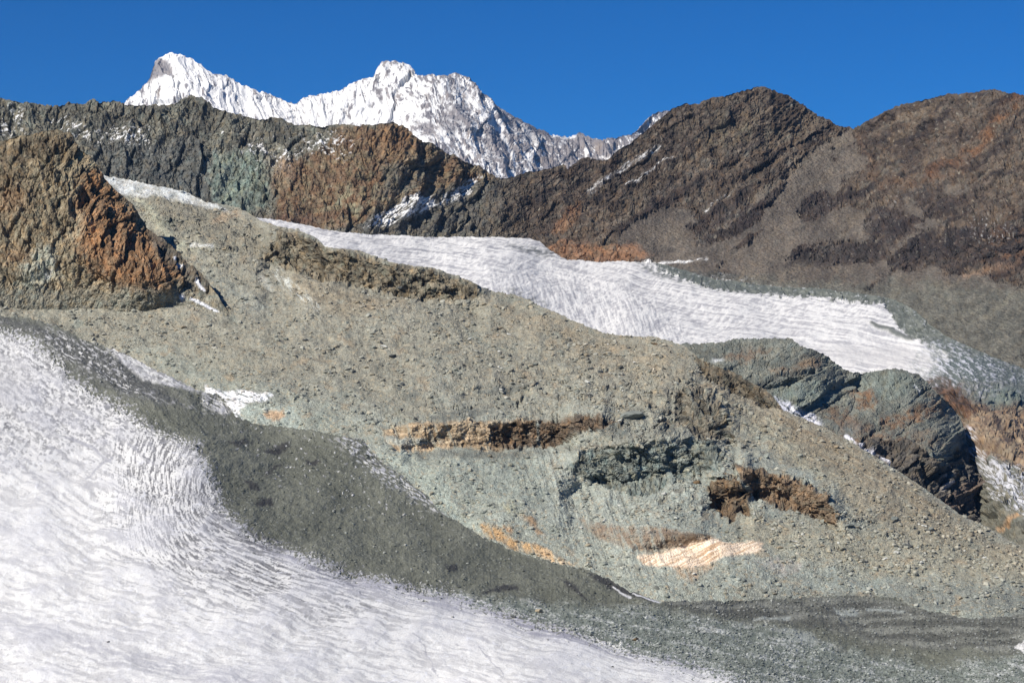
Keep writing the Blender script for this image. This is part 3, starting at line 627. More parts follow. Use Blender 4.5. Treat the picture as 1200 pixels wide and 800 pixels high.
def shade_moraine(g):
    U, V, X, Y, Z = g['U'], g['V'], g['X'], g['Y'], g['Z']
    pt = Pt(g)
    n1 = fbm(U/80, V/50, o=5, gain=.55); n2 = fbm(U/14, V/10, o=5, gain=.65); n3 = fbm(U/3.2+5, V/2.2, o=3, gain=.7)
    h, ra, rb, rc, ca, cb, cc, rd = rock_relief(g, .72, sx=1.35, sy=.8, seed=41, rot=.15)
    warm = C(147, 142, 124); green = C(150, 158, 146); brown = C(148, 134, 112)
    low = np.clip(sstep(430, 540, V-.10*(U-500)+n1*60), 0, 1)
    col = lerp(warm, green, (low*.9)[..., None])
    col = mixc(col, C(140, 146, 132), pt.poly([(150, 395), (230, 420), (300, 450), (400, 480), (420, 510), (300, 500), (200, 440)], 16, 24)*.7)
    right = pt.poly([(800, 440), (880, 460), (918, 480), (1036, 541), (1124, 602), (1250, 660), (1250, 690), (1120, 650), (1000, 600), (930, 540), (860, 480)], 12, 22)
    col = mixc(col, brown, right*.85)
    strk = fbm((U*.62-V)/7, (U+V*.62)/80, o=4, gain=.6)
    col = mixc(col, C(132, 108, 84), pt.poly([(905, 490), (940, 490), (1010, 530), (1090, 580), (1110, 615), (1050, 590), (970, 545)], 8, 14)*sstep(-.2, .25, strk)*.6)
    col = mixc(col, C(158, 156, 132), pt.poly([(835, 460), (870, 470), (930, 520), (990, 570), (960, 565), (880, 510)], 8, 12)*sstep(-.25, .2, strk)*.6)
    col = mixc(col, C(158, 148, 124), pt.poly([(850, 590), (940, 610), (1060, 620), (1200, 650), (1250, 690), (1150, 690), (1000, 665), (870, 635)], 14, 26)*.7)
    col = mixc(col, C(130, 134, 124), pt.poly([(860, 668), (960, 670), (1050, 680), (1250, 695), (1250, 730), (1050, 712), (880, 710)], 10, 18)*.8)
    col = mixc(col, C(152, 130, 104), pt.poly([(560, 350), (640, 362), (720, 395), (800, 412), (800, 445), (700, 430), (600, 390)], 14, 24)*sstep(-.3, .2, n2)*.55)
    col = mixc(col, C(150, 128, 102), pt.poly([(330, 318), (400, 338), (470, 348), (480, 362), (400, 372), (340, 345)], 10, 18)*.5)
    col = mixc(col, C(156, 126, 98), sstep(.16, .34, fbm(U/30+21, V/16+8, o=5, gain=.65))*.45)
    col = mixc(col, C(122, 132, 122), sstep(.14, .34, fbm(U/36+61, V/18+8, o=5, gain=.65))*.5)
    # finer fans of light scree
    fan = fbm((U-V*.35)/6, V/90, o=4, gain=.6)
    fanm = pt.poly([(610, 520), (680, 520), (740, 590), (800, 660), (760, 690), (690, 660), (640, 600), (600, 560)], 14, 16)
    col = mixc(col, C(166, 172, 158), fanm*sstep(-.25, .25, fan)*.55)
    col = mixc(col, C(168, 182, 168), pt.poly([(445, 535), (480, 528), (520, 560), (540, 600), (575, 625), (600, 645), (560, 628), (520, 600), (480, 560)], 7, 14)*.65)
    col = mixc(col, C(150, 160, 146), pt.poly([(470, 540), (560, 530), (640, 530), (640, 590), (560, 600), (500, 570)], 12, 20)*.5)
    col = mixc(col, C(160, 174, 166), pt.poly([(277, 484), (300, 475), (320, 470), (345, 480), (360, 505), (300, 500)], 6, 8)*.75)
    col = mixc(col, C(204, 152, 116), pt.poly([(308, 486), (316, 480), (332, 480), (334, 488), (322, 494), (312, 492)], 2.5, 5)*.85)
    # upper left: snow-dusted shoulder, pale gully
    col = mixc(col, C(118, 108, 90), pt.poly([(160, 225), (240, 240), (300, 258), (330, 300), (260, 300), (210, 270), (170, 245)], 10, 18)*.45)
    col = mixc(col, C(178, 176, 146), pt.poly([(150, 225), (180, 240), (198, 268), (225, 290), (250, 292), (235, 300), (205, 292), (180, 265)], 6, 12)*.7)
    col = mixc(col, C(110, 114, 96), pt.poly([(185, 258), (200, 254), (210, 262), (200, 266), (188, 264)], 3, 5)*.7)
    col = mixc(col, C(176, 140, 112), pt.poly([(258, 250), (278, 243), (286, 252), (262, 262), (245, 268)], 3, 6)*.6)
    snow = pt.poly([(100, 200), (123, 203), (150, 207), (190, 215), (241, 233), (272, 248), (232, 240), (190, 232), (160, 228), (138, 224), (120, 210)], 3, 5)
    col = mixc(col, C(214, 218, 220), snow*(.45+.5*sstep(-.2, .2, n2)))
    col = mixc(col, C(206, 208, 206), pt.line([(224, 288), (236, 290), (248, 290)], 1.6, 1.5, 3)*.8)
    ws = fbm((U*1.1-V)/3, (U+V)/20, o=4)
    col = mixc(col, C(204, 208, 200), np.clip(pt.line([(326, 320), (338, 335), (356, 350), (372, 362)], 5, 4, 6)*sstep(-.05, .2, ws)+pt.line([(305, 325), (318, 338)], 3, 3, 5)*.5, 0, 1)*.75)
    col = mixc(col, C(146, 154, 146), pt.poly([(225, 300), (260, 320), (320, 360), (300, 372), (262, 345), (240, 325)], 10, 14)*.5)
    # orange slab and its pieces
    band = pt.poly([(448, 504), (470, 497), (503, 491), (560, 493), (620, 492), (655, 497), (640, 508), (610, 520), (580, 527), (540, 524), (500, 528), (468, 530), (452, 518)], 2.5, 6)
    band = band*(1-.6*sstep(.1, .3, fan))
    bst = fbm(V/2.4+n2*1.6, U/60, o=3)
    oc = lerp(C(160, 124, 92), C(206, 172, 138), sstep(-.2, .3, bst)[..., None])
    col = mixc(col, oc, band*.92)
    col = mixc(col, C(150, 160, 154), band*pt.poly([(450, 512), (500, 514), (510, 520), (470, 524), (452, 520)], 2, 4)*.8)
    col = mixc(col, C(108, 108, 98), pt.poly([(480, 528), (560, 526), (640, 528), (640, 536), (560, 538), (490, 537)], 3, 6)*.6)
    hollow = pt.poly([(240, 452), (262, 458), (285, 457), (322, 464), (312, 470), (292, 473), (282, 482), (285, 498), (262, 500), (240, 480)], 2.5, 4)
    col = mixc(col, lerp(C(250, 248, 250), C(140, 146, 146), sstep(-.05, .2, fbm((V-U*.4)/3, (U+V)/12, o=4))[..., None]), hollow*.95)
    for p, c, k in (([(560, 615), (580, 616), (600, 628), (640, 642), (672, 662), (650, 660), (610, 646), (575, 632)], C(204, 142, 84), .85),
                    ([(590, 616), (602, 618), (600, 624), (592, 622)], C(186, 116, 62), .8),
                    ([(607, 602), (622, 605), (642, 626), (630, 624)], C(168, 112, 72), .75),
                    ([(612, 646), (640, 643), (672, 662), (640, 658)], C(222, 176, 134), .7),
                    ([(585, 592), (610, 592), (618, 604), (595, 604)], C(168, 158, 116), .5),
                    ([(676, 606), (700, 612), (740, 618), (800, 622), (835, 632), (800, 640), (760, 650), (730, 642), (700, 628)], C(142, 106, 86), .8),
                    ([(780, 628), (830, 624), (834, 634), (800, 636), (775, 640)], C(104, 80, 62), .75),
                    ([(746, 654), (790, 641), (820, 630), (838, 629), (852, 635), (894, 631), (892, 645), (850, 654), (812, 666), (785, 665), (754, 660)], C(226, 190, 160), .95),
                    ([(790, 664), (820, 658), (840, 660), (812, 682), (795, 676)], C(186, 142, 110), .65),
                    ([(885, 655), (910, 650), (942, 658), (935, 668), (915, 676), (900, 668)], C(176, 164, 156), .7),
                    ([(890, 670), (960, 668), (1045, 676), (1050, 696), (960, 692), (890, 690)], C(152, 162, 152), .6)):
        m = pt.poly(p, 3., 7)*(1-(0 if k == .95 else .7)*sstep(.04, .24, fan))*(.55+.45*sstep(-.25, .1, n2))
        col = mixc(col, c*(1+.3*bst)[..., None], m*k)
    for p in ([(556, 458), (575, 452), (615, 450), (620, 458), (590, 462), (565, 464)], [(470, 461), (480, 456), (494, 458), (488, 466), (474, 467)],
              [(505, 487), (530, 480), (560, 478), (575, 484), (545, 492), (515, 493)], [(700, 500), (720, 490), (740, 500), (735, 512), (705, 512)],
              [(770, 500), (790, 498), (800, 508), (780, 510)], [(725, 484), (742, 480), (758, 482), (754, 492), (732, 494)], [(700, 545), (692, 552), (680, 556), (668, 552), (680, 544)]):
        col = mixc(col, C(104, 108, 102), pt.poly(p, 3, 5)*.75)
    cliff = np.zeros(U.shape, F32)
    for k, (p, ca_, cb_) in enumerate(CLIFF_POLYS):
        m = pt.poly(p, 2.2, 7)
        col = mixc(col, lerp(cb_, ca_, sstep(-.45, .1, n2)[..., None])*(1+.4*(rb-.5))[..., None], m*.92)
        cliff = np.maximum(cliff, m)
    step_ = pt.poly([(690, 506), (720, 492), (770, 492), (800, 505), (850, 514), (846, 530), (812, 512), (760, 520), (705, 522)], 6, 14)*.45
    cliff = np.maximum(cliff, step_*sstep(-.1, .25, n2))
    cliff = np.maximum(cliff, pt.line([(640, 490), (640, 512)], 1.5, 1, 3)*0)
    col = mixc(col, C(172, 176, 164), pt.line([(628, 488), (630, 500), (634, 525)], 1.5, 1.5, 3)*.7)
    up = pt.poly([(150, 215), (300, 255), (310, 300), (260, 300), (200, 265)], 10, 12)*.35+pt.poly([(560, 440), (640, 440), (860, 450), (850, 600), (680, 600), (640, 520)], 25, 20)*.25
    vg, crk = variegate(col, g, 1., .5, 53)
    col = lerp(col*.35+vg*.65*0+col*.65, vg, np.clip(cliff+.30+.3*band, 0, 1)[..., None])
    silt = sstep(.02, .26, fbm(U/46+3, V/20+n2*.5, o=4))*(1-cliff)
    run = fbm((U-V*.25*np.sign(U-620)*.6)/5.5, V/60, o=4, gain=.65)
    col = col*(1+(1-cliff)*.10*run)[..., None]
    zone = np.clip(pt.poly([(540, 440), (640, 425), (820, 430), (870, 480), (870, 520), (760, 525), (640, 480), (540, 470)], 22, 20)+pt.poly([(640, 525), (860, 520), (900, 560), (860, 600), (700, 590)], 20, 20)
                   + .8*pt.poly([(150, 240), (300, 262), (340, 300), (300, 330), (210, 300)], 18, 16)+.7*pt.poly([(960, 590), (1080, 600), (1090, 640), (980, 650)], 14, 16)+.8*pt.poly([(380, 470), (560, 460), (620, 490), (460, 495)], 12, 14), 0, 1)
    ledge = sstep(.13, .2, fbm(U/24+50, V/8+n2*.5, o=5, gain=.6))*zone*(1-cliff)
    col = mixc(col, lerp(C(92, 90, 82), C(128, 122, 108), sstep(-.3, .2, n2)[..., None])*(1+.4*(rb-.5))[..., None], ledge*.8)
    # grain: every few pixels a stone of another tint
    v1, v2, _, _, _, rr = voro(X/2.6, Y/2.6, Z/2.6, 3)
    col = col*(1+(1-cliff)*(1-.6*silt)*(.34*(rr[..., 3]-.5)+.10*n3)+.20*n2+.22*n1+.10*strk)[..., None]
    col = mixc(col, C(176, 150, 118), (rr[..., 4] > .93).astype(F32)*(1-cliff)*.5)
    slab = pt.poly([(746, 655), (790, 642), (820, 629), (838, 629), (852, 635), (896, 633), (892, 644), (850, 653), (812, 665), (785, 664), (754, 661)], 1.5, 3)
    sl = fbm((V+U*.42)/2.2, (U-V*.4)/50, o=4, gain=.6)
    col = mixc(col, lerp(C(196, 146, 112), C(250, 222, 196), sstep(-.3, .2, sl)[..., None]), slab*.93)
    col = mixc(col, C(110, 84, 66), pt.poly([(770, 640), (800, 626), (836, 624), (832, 632), (800, 640), (775, 645)], 2, 4)*.7)
    rough = np.clip(cliff+up+ledge*.8+band*.45, 0, 1)
    hh = rough*h*1.15+cliff*(n2*2-crk*2.2)+(1-cliff)*(n2*1.6+n3*.4+(.5-v1)*.45)+n1*9+(1-cliff)*strk*right*1.6+fanm*fan*2.0
    big = fbm(X/26, Y/26, Z/26, o=3)
    hh = hh+big*4*(1-low*.4)
    dens = np.clip((1-cliff)*(.35+.45*sstep(-.3, .3, n2)+.6*pt.poly([(450, 345), (620, 350), (800, 400), (900, 500), (860, 560), (640, 470), (480, 420)], 30, 30)
                    + 1.0*pt.poly([(860, 590), (960, 560), (1060, 590), (1250, 650), (1250, 690), (1000, 670), (860, 640)], 16, 20)
                    + .8*pt.poly([(760, 565), (830, 570), (850, 620), (760, 610), (700, 600)], 12, 12)), 0, 2)
    clus = sstep(-.15, .35, fbm(U/20+70, V/12, o=4))
    dens = dens*(1-.95*slab)*(1-.85*band)*(1-.8*snow)*(1-.75*silt)*(.15+1.3*clus*clus)
    return hh, col, dens

# ------------------------------------------------------------------ lower glacier with its dark moraine
def shade_lower(g):
    U, V, X, Y, Z = g['U'], g['V'], g['X'], g['Y'], g['Z']
    pt = Pt(g)
    n1 = fbm(U/70, V/40, o=4); n2 = fbm(U/12, V/8, o=5, gain=.65); n3 = fbm(U/3, V/2.2, o=3, gain=.7)
    ex, ey = U+pt.w1*6, V+pt.w2*5
    poly = [p for p in ICE_EDGE]+[(1200, 1200), (-400, 1200), (-400, 360)]
    sd = sdist(poly, ex, ey)                     # positive on the bare ice
    edge = np.array(ICE_EDGE, float)
    # along / across the flow
    e2 = pl([(-200, 360), (0, 440), (100, 500), (200, 568), (260, 612), (320, 643), (400, 672), (500, 697), (600, 722), (700, 750), (800, 778), (900, 805), (1400, 940)], U)
    m1 = pl([(-200, 460), (0, 545), (100, 592), (200, 636), (300, 672), (400, 701), (500, 727), (600, 752), (700, 778), (800, 806), (1400, 980)], U)
    g1 = pl([(-200, 690), (0, 731), (60, 745), (260, 792), (400, 832), (600, 890), (1400, 1200)], U)
    ps = np.where(V < e2, (V-e2)*.6, np.where(V < m1, (V-e2)/(m1-e2)*44, 44+(V-m1)/(g1-m1)*90))
    s_n = ps+n1*3
    al = U*.95+V*.35
    fine = fbm(s_n/2.6+n1*1.0, al/26, o=4, gain=.65)
    lines = fbm(s_n/5.+n1*1.0, al/90, o=4, gain=.65)
    # hummocks of the upper left, long axis down to the right
    hum = fbm((V-U*.62)/4.2+n2*1.3, (U+V*.62)/8.5, o=4, gain=.6)
    # arcs round a centre
    cx, cy = 266., 578.
    dx = (U-cx); dx = np.where(dx > 0, dx*.30, dx); dy = (V-cy)
    dyy = np.where(dy > 0, dy*1.15-np.maximum(U-cx, 0)*.34, dy)
    r = np.sqrt(dx*dx+dyy*dyy); th = np.arctan2(dyy, dx)
    arc = fbm(r/4.8+n2*1.0, th*r/7., o=4, gain=.6)
    arcb = np.sin(r/7.0*2*math.pi+n2*2.2)*.09
    wa = np.exp(-(np.maximum(r-70, 0)/60.)**2)*sstep(470, 530, V)*(1-sstep(330, 520, U))
    wu = (1-sstep(500, 590, V+.15*U))
    pat = lerp(lerp(.62*fine+.5*lines, hum, wu), arc+arcb, np.clip(wa*1.1, 0, .9))
    contrast = np.clip(wa*1.3+wu*.95*(.5+.5*sstep(0, .3, n1+.1))+.42, 0, 1)
    net = ridged(U/34+n2*.2, V/16, o=3)            # faint net of healed cracks
    ice = np.zeros(U.shape+(3,), F32)+C(246, 242, 236)
    ice = mixc(ice, C(122, 120, 122), sstep(.0, .04, pat)*np.clip(contrast*1.05-.20, 0, .88)*(.55+.6*sstep(-.2, .25, n2)))
    hol = np.exp(-((s_n+6)/13.)**2)*sstep(180, 300, U)*(1-.5*sstep(600, 800, U))
    ice = mixc(ice, C(150, 147, 156), hol*sstep(-.15, .12, fine+.5*lines)*.75)
    dsp = (fbm(U/2.2+11, V/1.8, o=2) > .36).astype(F32)*np.exp(-np.maximum(sd, 0)/45.)
    ice = mixc(ice, C(96, 94, 92), dsp*.65)
    ice = mixc(ice, C(104, 103, 106), sstep(-.01, .05, pat)*np.clip(wa*1.1+wu*.55*sstep(-.25, .2, n1+n2), 0, 1)*.62)
    lace = 1-sstep(0, .10, np.abs(fbm(s_n/9+n2*.35, al/22, o=4, gain=.6)))
    ice = mixc(ice, C(255, 253, 248), lace*.8*(1-np.clip(wa*1.3+wu*.8, 0, 1)))
    ice = mixc(ice, C(200, 197, 198), sstep(.04, .2, lines)*.5)
    ice = mixc(ice, C(196, 194, 198), sstep(.12, .3, fine)*.45)
    ice = mixc(ice, C(222, 220, 224), sstep(-.1, .35, n1+.4*n2)*.5)
    ice = mixc(ice, C(250, 250, 255), sstep(.72, .95, net)*.7*(1-wu))
    ice = mixc(ice, C(196, 194, 200), np.clip(pt.line([(-80, 708), (0, 732), (60, 745), (140, 768), (260, 792), (400, 830)], 10, 10, 16)*sstep(-.3, .25, fine+.1), 0, 1)*.7)
    ice = mixc(ice, C(206, 202, 200), pt.blob(10, 450, 26, 30, 20)*.5)
    ice = mixc(ice, C(170, 168, 182), pt.poly([(300, 640), (420, 672), (540, 700), (700, 752), (820, 785), (700, 762), (500, 712), (380, 682)], 9, 10)*sstep(-.3, .15, lines)*.65)
    lanes = pt.poly([(560, 712), (640, 730), (760, 765), (880, 798), (740, 772), (620, 742)], 5, 5)
    ice = mixc(ice, C(150, 148, 164), lanes*sstep(-.1, .2, lines)*.65)
    ice = mixc(ice, C(186, 184, 190), np.clip(pt.line([(485, 742), (497, 762), (512, 790)], .8, .7, 10)+pt.line([(560, 756), (590, 790)], .7, .7, 8)
               + pt.line([(78, 512), (105, 522), (128, 540)], 1.6, 1.2, 3)+pt.line([(100, 560), (120, 545), (130, 535)], 1.3, 1.2, 5), 0, 1)*.8)
    # ---- debris cover
    deb = lerp(C(110, 112, 96), C(128, 129, 111), sstep(-.3, .4, n1+.3*n2)[..., None])
    deb = mixc(deb, C(96, 96, 94), pt.poly([(-80, 340), (0, 366), (100, 396), (180, 440), (220, 480), (160, 470), (100, 440), (40, 395), (-80, 370)], 10, 12)*.8)
    v1, v2, _, _, _, rr = voro(X/2.4, Y/2.4, Z/2.4, 6)
    deb = deb*(1+.26*(rr[..., 3]-.5)+.10*n3+.10*n2)[..., None]
    deb = mixc(deb, C(160, 162, 150), (rr[..., 4] > .965).astype(F32)*.6)
    for p in ([(306, 530), (318, 521), (340, 518), (342, 524), (322, 533)], [(310, 556), (330, 545), (333, 540), (322, 545), (309, 552)], [(296, 588), (316, 582), (322, 586), (318, 594), (300, 592)],
              [(285, 560), (300, 566), (306, 574), (292, 574)], [(520, 661), (536, 660), (538, 668), (524, 668)], [(570, 690), (585, 684), (607, 684), (604, 690), (580, 694), (560, 698)],
              [(658, 678), (666, 680), (690, 700), (680, 700), (664, 688)], [(688, 672), (705, 672), (730, 686), (772, 704), (764, 708), (735, 698), (705, 684)],
              [(265, 520), (285, 515), (300, 518), (280, 524)], [(355, 538), (372, 536), (378, 542), (360, 543)]):
        m = pt.poly(p, 1.8, 8); deb = mixc(deb, C(62, 60, 62), m*.85)
    # blue-grey rubble mixed with ice along the snout, then the dark band at the right
    blue = pt.poly([(500, 694), (600, 702), (680, 708), (780, 716), (900, 735), (1000, 762), (1100, 780), (1250, 760), (1250, 860), (900, 860), (800, 790), (700, 750), (600, 722), (520, 705)], 8, 16)
    bsp = .7*fbm(U/4.2, V/2.6, o=5, gain=.75)+.6*fbm((V-U*.22)/6+4, (U+V*.2)/50, o=4, gain=.6)
    bc = lerp(C(112, 124, 116), C(146, 156, 146), sstep(-.25, .3, n2)[..., None])
    bc = mixc(bc, C(212, 214, 212), sstep(.04, .24, bsp+.15*n1)*.8)
    bc = bc*(1+.34*(rr[..., 3]-.5))[..., None]
    deb = mixc(deb, bc, blue*.92)
    dkb = pt.poly([(770, 702), (900, 700), (1020, 696), (1100, 712), (1250, 715), (1250, 765), (1120, 762), (1040, 755), (960, 735), (860, 722), (790, 712)], 6, 14)
    dc = lerp(C(96, 96, 88), C(146, 146, 134), sstep(-.25, .4, fbm(V/7+n2*.3, U/70, o=4))[..., None])*(1+.30*(rr[..., 3]-.5))[..., None]
    deb = mixc(deb, dc, dkb*.9)
    deb = mixc(deb, C(156, 142, 106), pt.line([(1135, 720), (1165, 717), (1215, 715)], 2.2, 1.8, 4)*.8)
    deb = mixc(deb, C(176, 184, 180), np.clip(pt.poly([(975, 712), (1000, 712), (1006, 720), (985, 722)], 2, 6)+pt.line([(885, 724), (925, 724)], 1.6, 1.5, 5)+pt.line([(1015, 712), (1060, 716)], 1.5, 1.5, 5)+pt.poly([(905, 735), (950, 740), (970, 756), (930, 752)], 3, 8)*.8, 0, 1)*.75)
    deb = mixc(deb, WHITE, np.clip(pt.poly([(1186, 755), (1192, 756), (1197, 751), (1230, 752), (1230, 768), (1203, 767), (1192, 762)], 1., 7)*.8, 0, 1)*.95)
    # snow and ice showing through
    fl = fbm((V-U*.55)/2.6, (U+V*.5)/9, o=4, gain=.6)
    tr = sd-5+36*fbm(U/4.2, V/3.0, o=4, gain=.8)+16*pat
    white = sstep(-3, 3, tr)
    white = np.where(sd < -30, 0, white)
    band = pt.poly([(415, 512), (427, 514), (450, 540), (501, 579), (520, 602), (508, 600), (478, 582), (440, 560), (415, 535), (385, 515)], 5, 8)
    ul = pt.poly([(60, 382), (110, 402), (130, 412), (150, 440), (190, 470), (250, 480), (280, 494), (240, 482), (150, 462), (90, 430), (40, 395)], 8, 10)
    flm = np.maximum(sstep(.03, .12, fl)*band, sstep(.06, .18, fl)*ul*.85)
    sp = pt.poly([(118, 400), (136, 408), (176, 428), (209, 445), (238, 460), (225, 459), (190, 452), (165, 441), (150, 432), (135, 418)], 2.5, 4)
    sp2 = pt.poly([(236, 459), (262, 462), (275, 468), (272, 480), (262, 488), (250, 480), (236, 470)], 3, 5)
    flm = np.maximum(flm, np.clip(sp*(.75+.25*sstep(-.1, .1, fl))+sp2*sstep(-.15, .05, fl), 0, 1))
    flm = np.maximum(flm, sstep(.34, .4, fbm(U/5+8, V/4, o=3))*pt.poly([(250, 480), (430, 520), (520, 610), (480, 620), (300, 560)], 20, 20)*.9)
    flm = np.maximum(flm, pt.line([(719, 686), (728, 694), (738, 700)], 1.0, .8, 3)+pt.line([(741, 696), (760, 703), (772, 706)], 1.1, .8, 3))
    m = np.clip(np.maximum(white, flm), 0, 1)
    col = lerp(deb, ice, m[..., None])
    shard = sstep(.30, .36, n3+.18*n2)*sstep(2, 40, 46-np.abs(sd))*sstep(-1, 2, tr)
    col = mixc(col, C(92, 92, 92), shard*.75*np.exp(-np.maximum(sd, 0)/22))
    speck = (fbm(U/2.6+40, V/2.0, o=2) > .52).astype(F32)*np.exp(-((V-770)/40)**2)*(1-sstep(200, 420, U))
    col = mixc(col, C(120, 118, 116), speck*.5)
    hh = m*(-pat*.5*np.clip(contrast, 0, 1)+lace*.1+n1*4.5+lines*.5)+(1-m)*(n2*1.9+n3*.45+(.5-v1)*.5+n1*6+fbm(s_n/9+5, al/60, o=4)*2.2)
    hh = hh+m*net*.5
    dens = (1-m)*(.25+1.1*blue+.7*dkb)*(.4+.6*sstep(-.2, .3, n2))+shard*.5
    return hh, col, dens

# ------------------------------------------------------------------ build the land
m_snow = new_mat('snowy_rock', .35, 9., .75, .06)
m_ridge = new_mat('ridge_rock', .75, 2.6, .92, .20, .16, cellscale=1.3)
m_upper = new_mat('upper_ice', .35, 1.6, .6, .06)
m_knoll = new_mat('knoll_rock', .7, 1.2, .9, .18, .12)
m_crag = new_mat('crag_rock', .8, 1.0, .92, .20, .14)
m_mor = new_mat('moraine_rubble', .9, .55, .95, .22, .24)
m_low = new_mat('glacier_ice_and_debris', .3, .38, .7, .10, .06)

sheet('snow_mountain', S_TOP, [(0, 265), (900, 265)], 60, 900, .8,
      [(60, 170, 9000), (147, 120, 9300), (199, 62, 9600), (344, 120, 9300), (290, 101, 9400), (460, 72, 9500), (532, 88, 9300), (620, 148, 9500), (670, 160, 9800), (775, 129, 10300), (900, 200, 10200),
       (150, 160, 8750), (250, 160, 8650), (400, 165, 8700), (500, 180, 8300), (600, 205, 8450), (700, 190, 9300), (60, 265, 8000), (450, 265, 7900), (900, 265, 9300), (545, 140, 8750), (470, 130, 8900)],
      shade_snow, m_snow, calm=10, gain=.95, crest=2.4, backslope=1.0, backd=.006)

R_BOT = [(-200, 300), (240, 300), (300, 290), (620, 320), (800, 365), (1000, 395), (1060, 430), (1200, 480), (1400, 560)]
sheet('mountain_ridge', R_TOP, R_BOT, -360, 1600, .95,
      [(-160, 104, 2450), (0, 115, 2430), (110, 118, 2420), (224, 111, 2430), (344, 145, 2400), (460, 143, 2360), (535, 184, 2400), (579, 208, 2420), (660, 194, 2480), (741, 165, 2560), (803, 121, 2640), (888, 101, 2690), (999, 151, 2690),
       (1063, 122, 2620), (1137, 109, 2520), (1200, 112, 2460), (1380, 126, 2400), (-160, 290, 2180), (100, 290, 2200), (300, 280, 2190), (420, 275, 2190), (500, 278, 2240), (620, 290, 2290), (700, 310, 2200), (800, 335, 2100), (900, 350, 2010), (1000, 356, 1960),
       (1060, 400, 1800), (1200, 447, 1650), (1380, 540, 1500), (800, 250, 2380), (1000, 250, 2370), (1200, 250, 2120), (1200, 350, 1880), (1380, 300, 1980), (600, 240, 2360), (900, 180, 2540), (470, 200, 2290), (250, 200, 2310)],
      shade_ridges, m_ridge, gain=1.0, calm=7, crest=1.9, cliffs=[([(1030, 300), (1080, 280), (1200, 275), (1300, 290)], 28, .012), ([(920, 292), (980, 286), (1040, 296)], 18, .006), ([(630, 292), (700, 284), (770, 295)], 16, .004)])

sheet('upper_glacier', B_TOP, [(240, 330), (400, 350), (740, 450), (900, 480), (1100, 560), (1130, 640), (1400, 860)], 250, 1600, 1.1,
      [(250, 240, 2050), (300, 253, 2050), (400, 272, 2080), (434, 274, 2110), (520, 277, 2200), (620, 280, 2240), (697, 306, 2170), (800, 330, 2060), (900, 346, 1980), (1002, 352, 1920), (1060, 392, 1770), (1200, 445, 1620), (1380, 510, 1500),
       (400, 300, 1850), (600, 345, 1720), (740, 392, 1620), (850, 400, 1660), (1000, 428, 1640), (1100, 440, 1560), (1140, 480, 1410), (1160, 560, 1262), (1200, 640, 1160), (1380, 800, 1080), (1200, 500, 1420), (640, 320, 2000), (250, 330, 1900), (740, 450, 1500), (1000, 520, 1450), (1100, 560, 1380)],
      shade_upper, m_upper, smooth=False, calm=2, gain=.96, backslope=.25, backd=.003, back=6)

sheet('rock_knoll', K_TOP, [(760, 500), (900, 560), (1000, 620), (1080, 650), (1156, 650)], 760, 1156, .75,
      [(760, 404, 1330), (837, 401, 1310), (928, 396, 1320), (992, 435, 1330), (1043, 431, 1345), (1075, 438, 1345), (1100, 464, 1340), (1125, 488, 1370), (1137, 533, 1320), (1149, 580, 1262), (1156, 625, 1220),
       (880, 450, 1250), (940, 480, 1240), (960, 440, 1285), (1000, 470, 1300), (1000, 520, 1200), (1060, 500, 1260), (1080, 560, 1185), (1120, 600, 1165), (900, 560, 1120), (1000, 620, 1100), (1100, 650, 1120), (1110, 520, 1250), (760, 500, 1100)],
      shade_knoll, m_knoll, crest=2.2, calm=6, gain=1.15, cliffs=[([(980, 512), (1040, 512), (1070, 520), (1110, 535), (1150, 548)], 60, .013), ([(880, 452), (912, 442), (955, 436)], 10, .004), ([(925, 478), (950, 472), (985, 448), (1010, 440)], 18, .007)], backslope=1.2)

sheet('rocky_crag', C_TOP, [(-200, 385), (0, 372), (120, 372), (272, 380)], -420, 272, .8,
      [(-160, 225, 1090), (-60, 188, 1095), (0, 166, 1090), (67, 151, 1090), (91, 171, 1085), (121, 205, 1085), (155, 240, 1088), (175, 269, 1085), (219, 307, 1046), (250, 338, 1020), (272, 376, 1000), (190, 320, 1006),
       (-160, 385, 975), (0, 385, 1000), (120, 385, 1010), (200, 385, 1012), (-160, 350, 975), (0, 350, 1002), (120, 350, 1008), (200, 350, 1010), (0, 280, 1030), (100, 280, 1028), (160, 300, 1022), (60, 210, 1060)],
      shade_crag, m_crag, gain=1.15, backslope=1.5)

M_BOT = [(u, v+26+(18 if u > 250 else 0)) for u, v in CREST]
sheet('moraine_hillside', M_TOP, M_BOT, -420, 1640, 1.0,
      [(-120, 195, 1300), (0, 200, 1280), (123, 205, 1290), (241, 236, 1240), (300, 255, 1200), (380, 289, 1120), (461, 307, 1090), (560, 334, 1070), (620, 352, 1050), (687, 382, 1010), (740, 395, 1000), (800, 404, 985), (860, 436, 955), (918, 481, 920),
       (989, 512, 900), (1070, 563, 868), (1124, 602, 850), (1200, 641, 830), (1330, 705, 800), (-120, 380, 960), (100, 370, 1000), (200, 360, 1012), (260, 360, 1015), (180, 285, 1130), (240, 300, 1110), (320, 340, 1050), (400, 400, 960), (560, 400, 975), (680, 440, 930), (500, 470, 880),
       (100, 410, 960), (300, 470, 870), (300, 530, 830), (450, 560, 790), (600, 600, 770), (600, 680, 725), (700, 600, 780), (770, 730, 690), (850, 640, 750), (850, 720, 705), (1000, 640, 770), (1000, 720, 715), (1200, 700, 745), (1330, 760, 720), (760, 500, 860), (900, 540, 850), (640, 520, 850)],
      shade_moraine, m_mor, gain=1.25, cliffs=CLIFFS, backslope=.9)

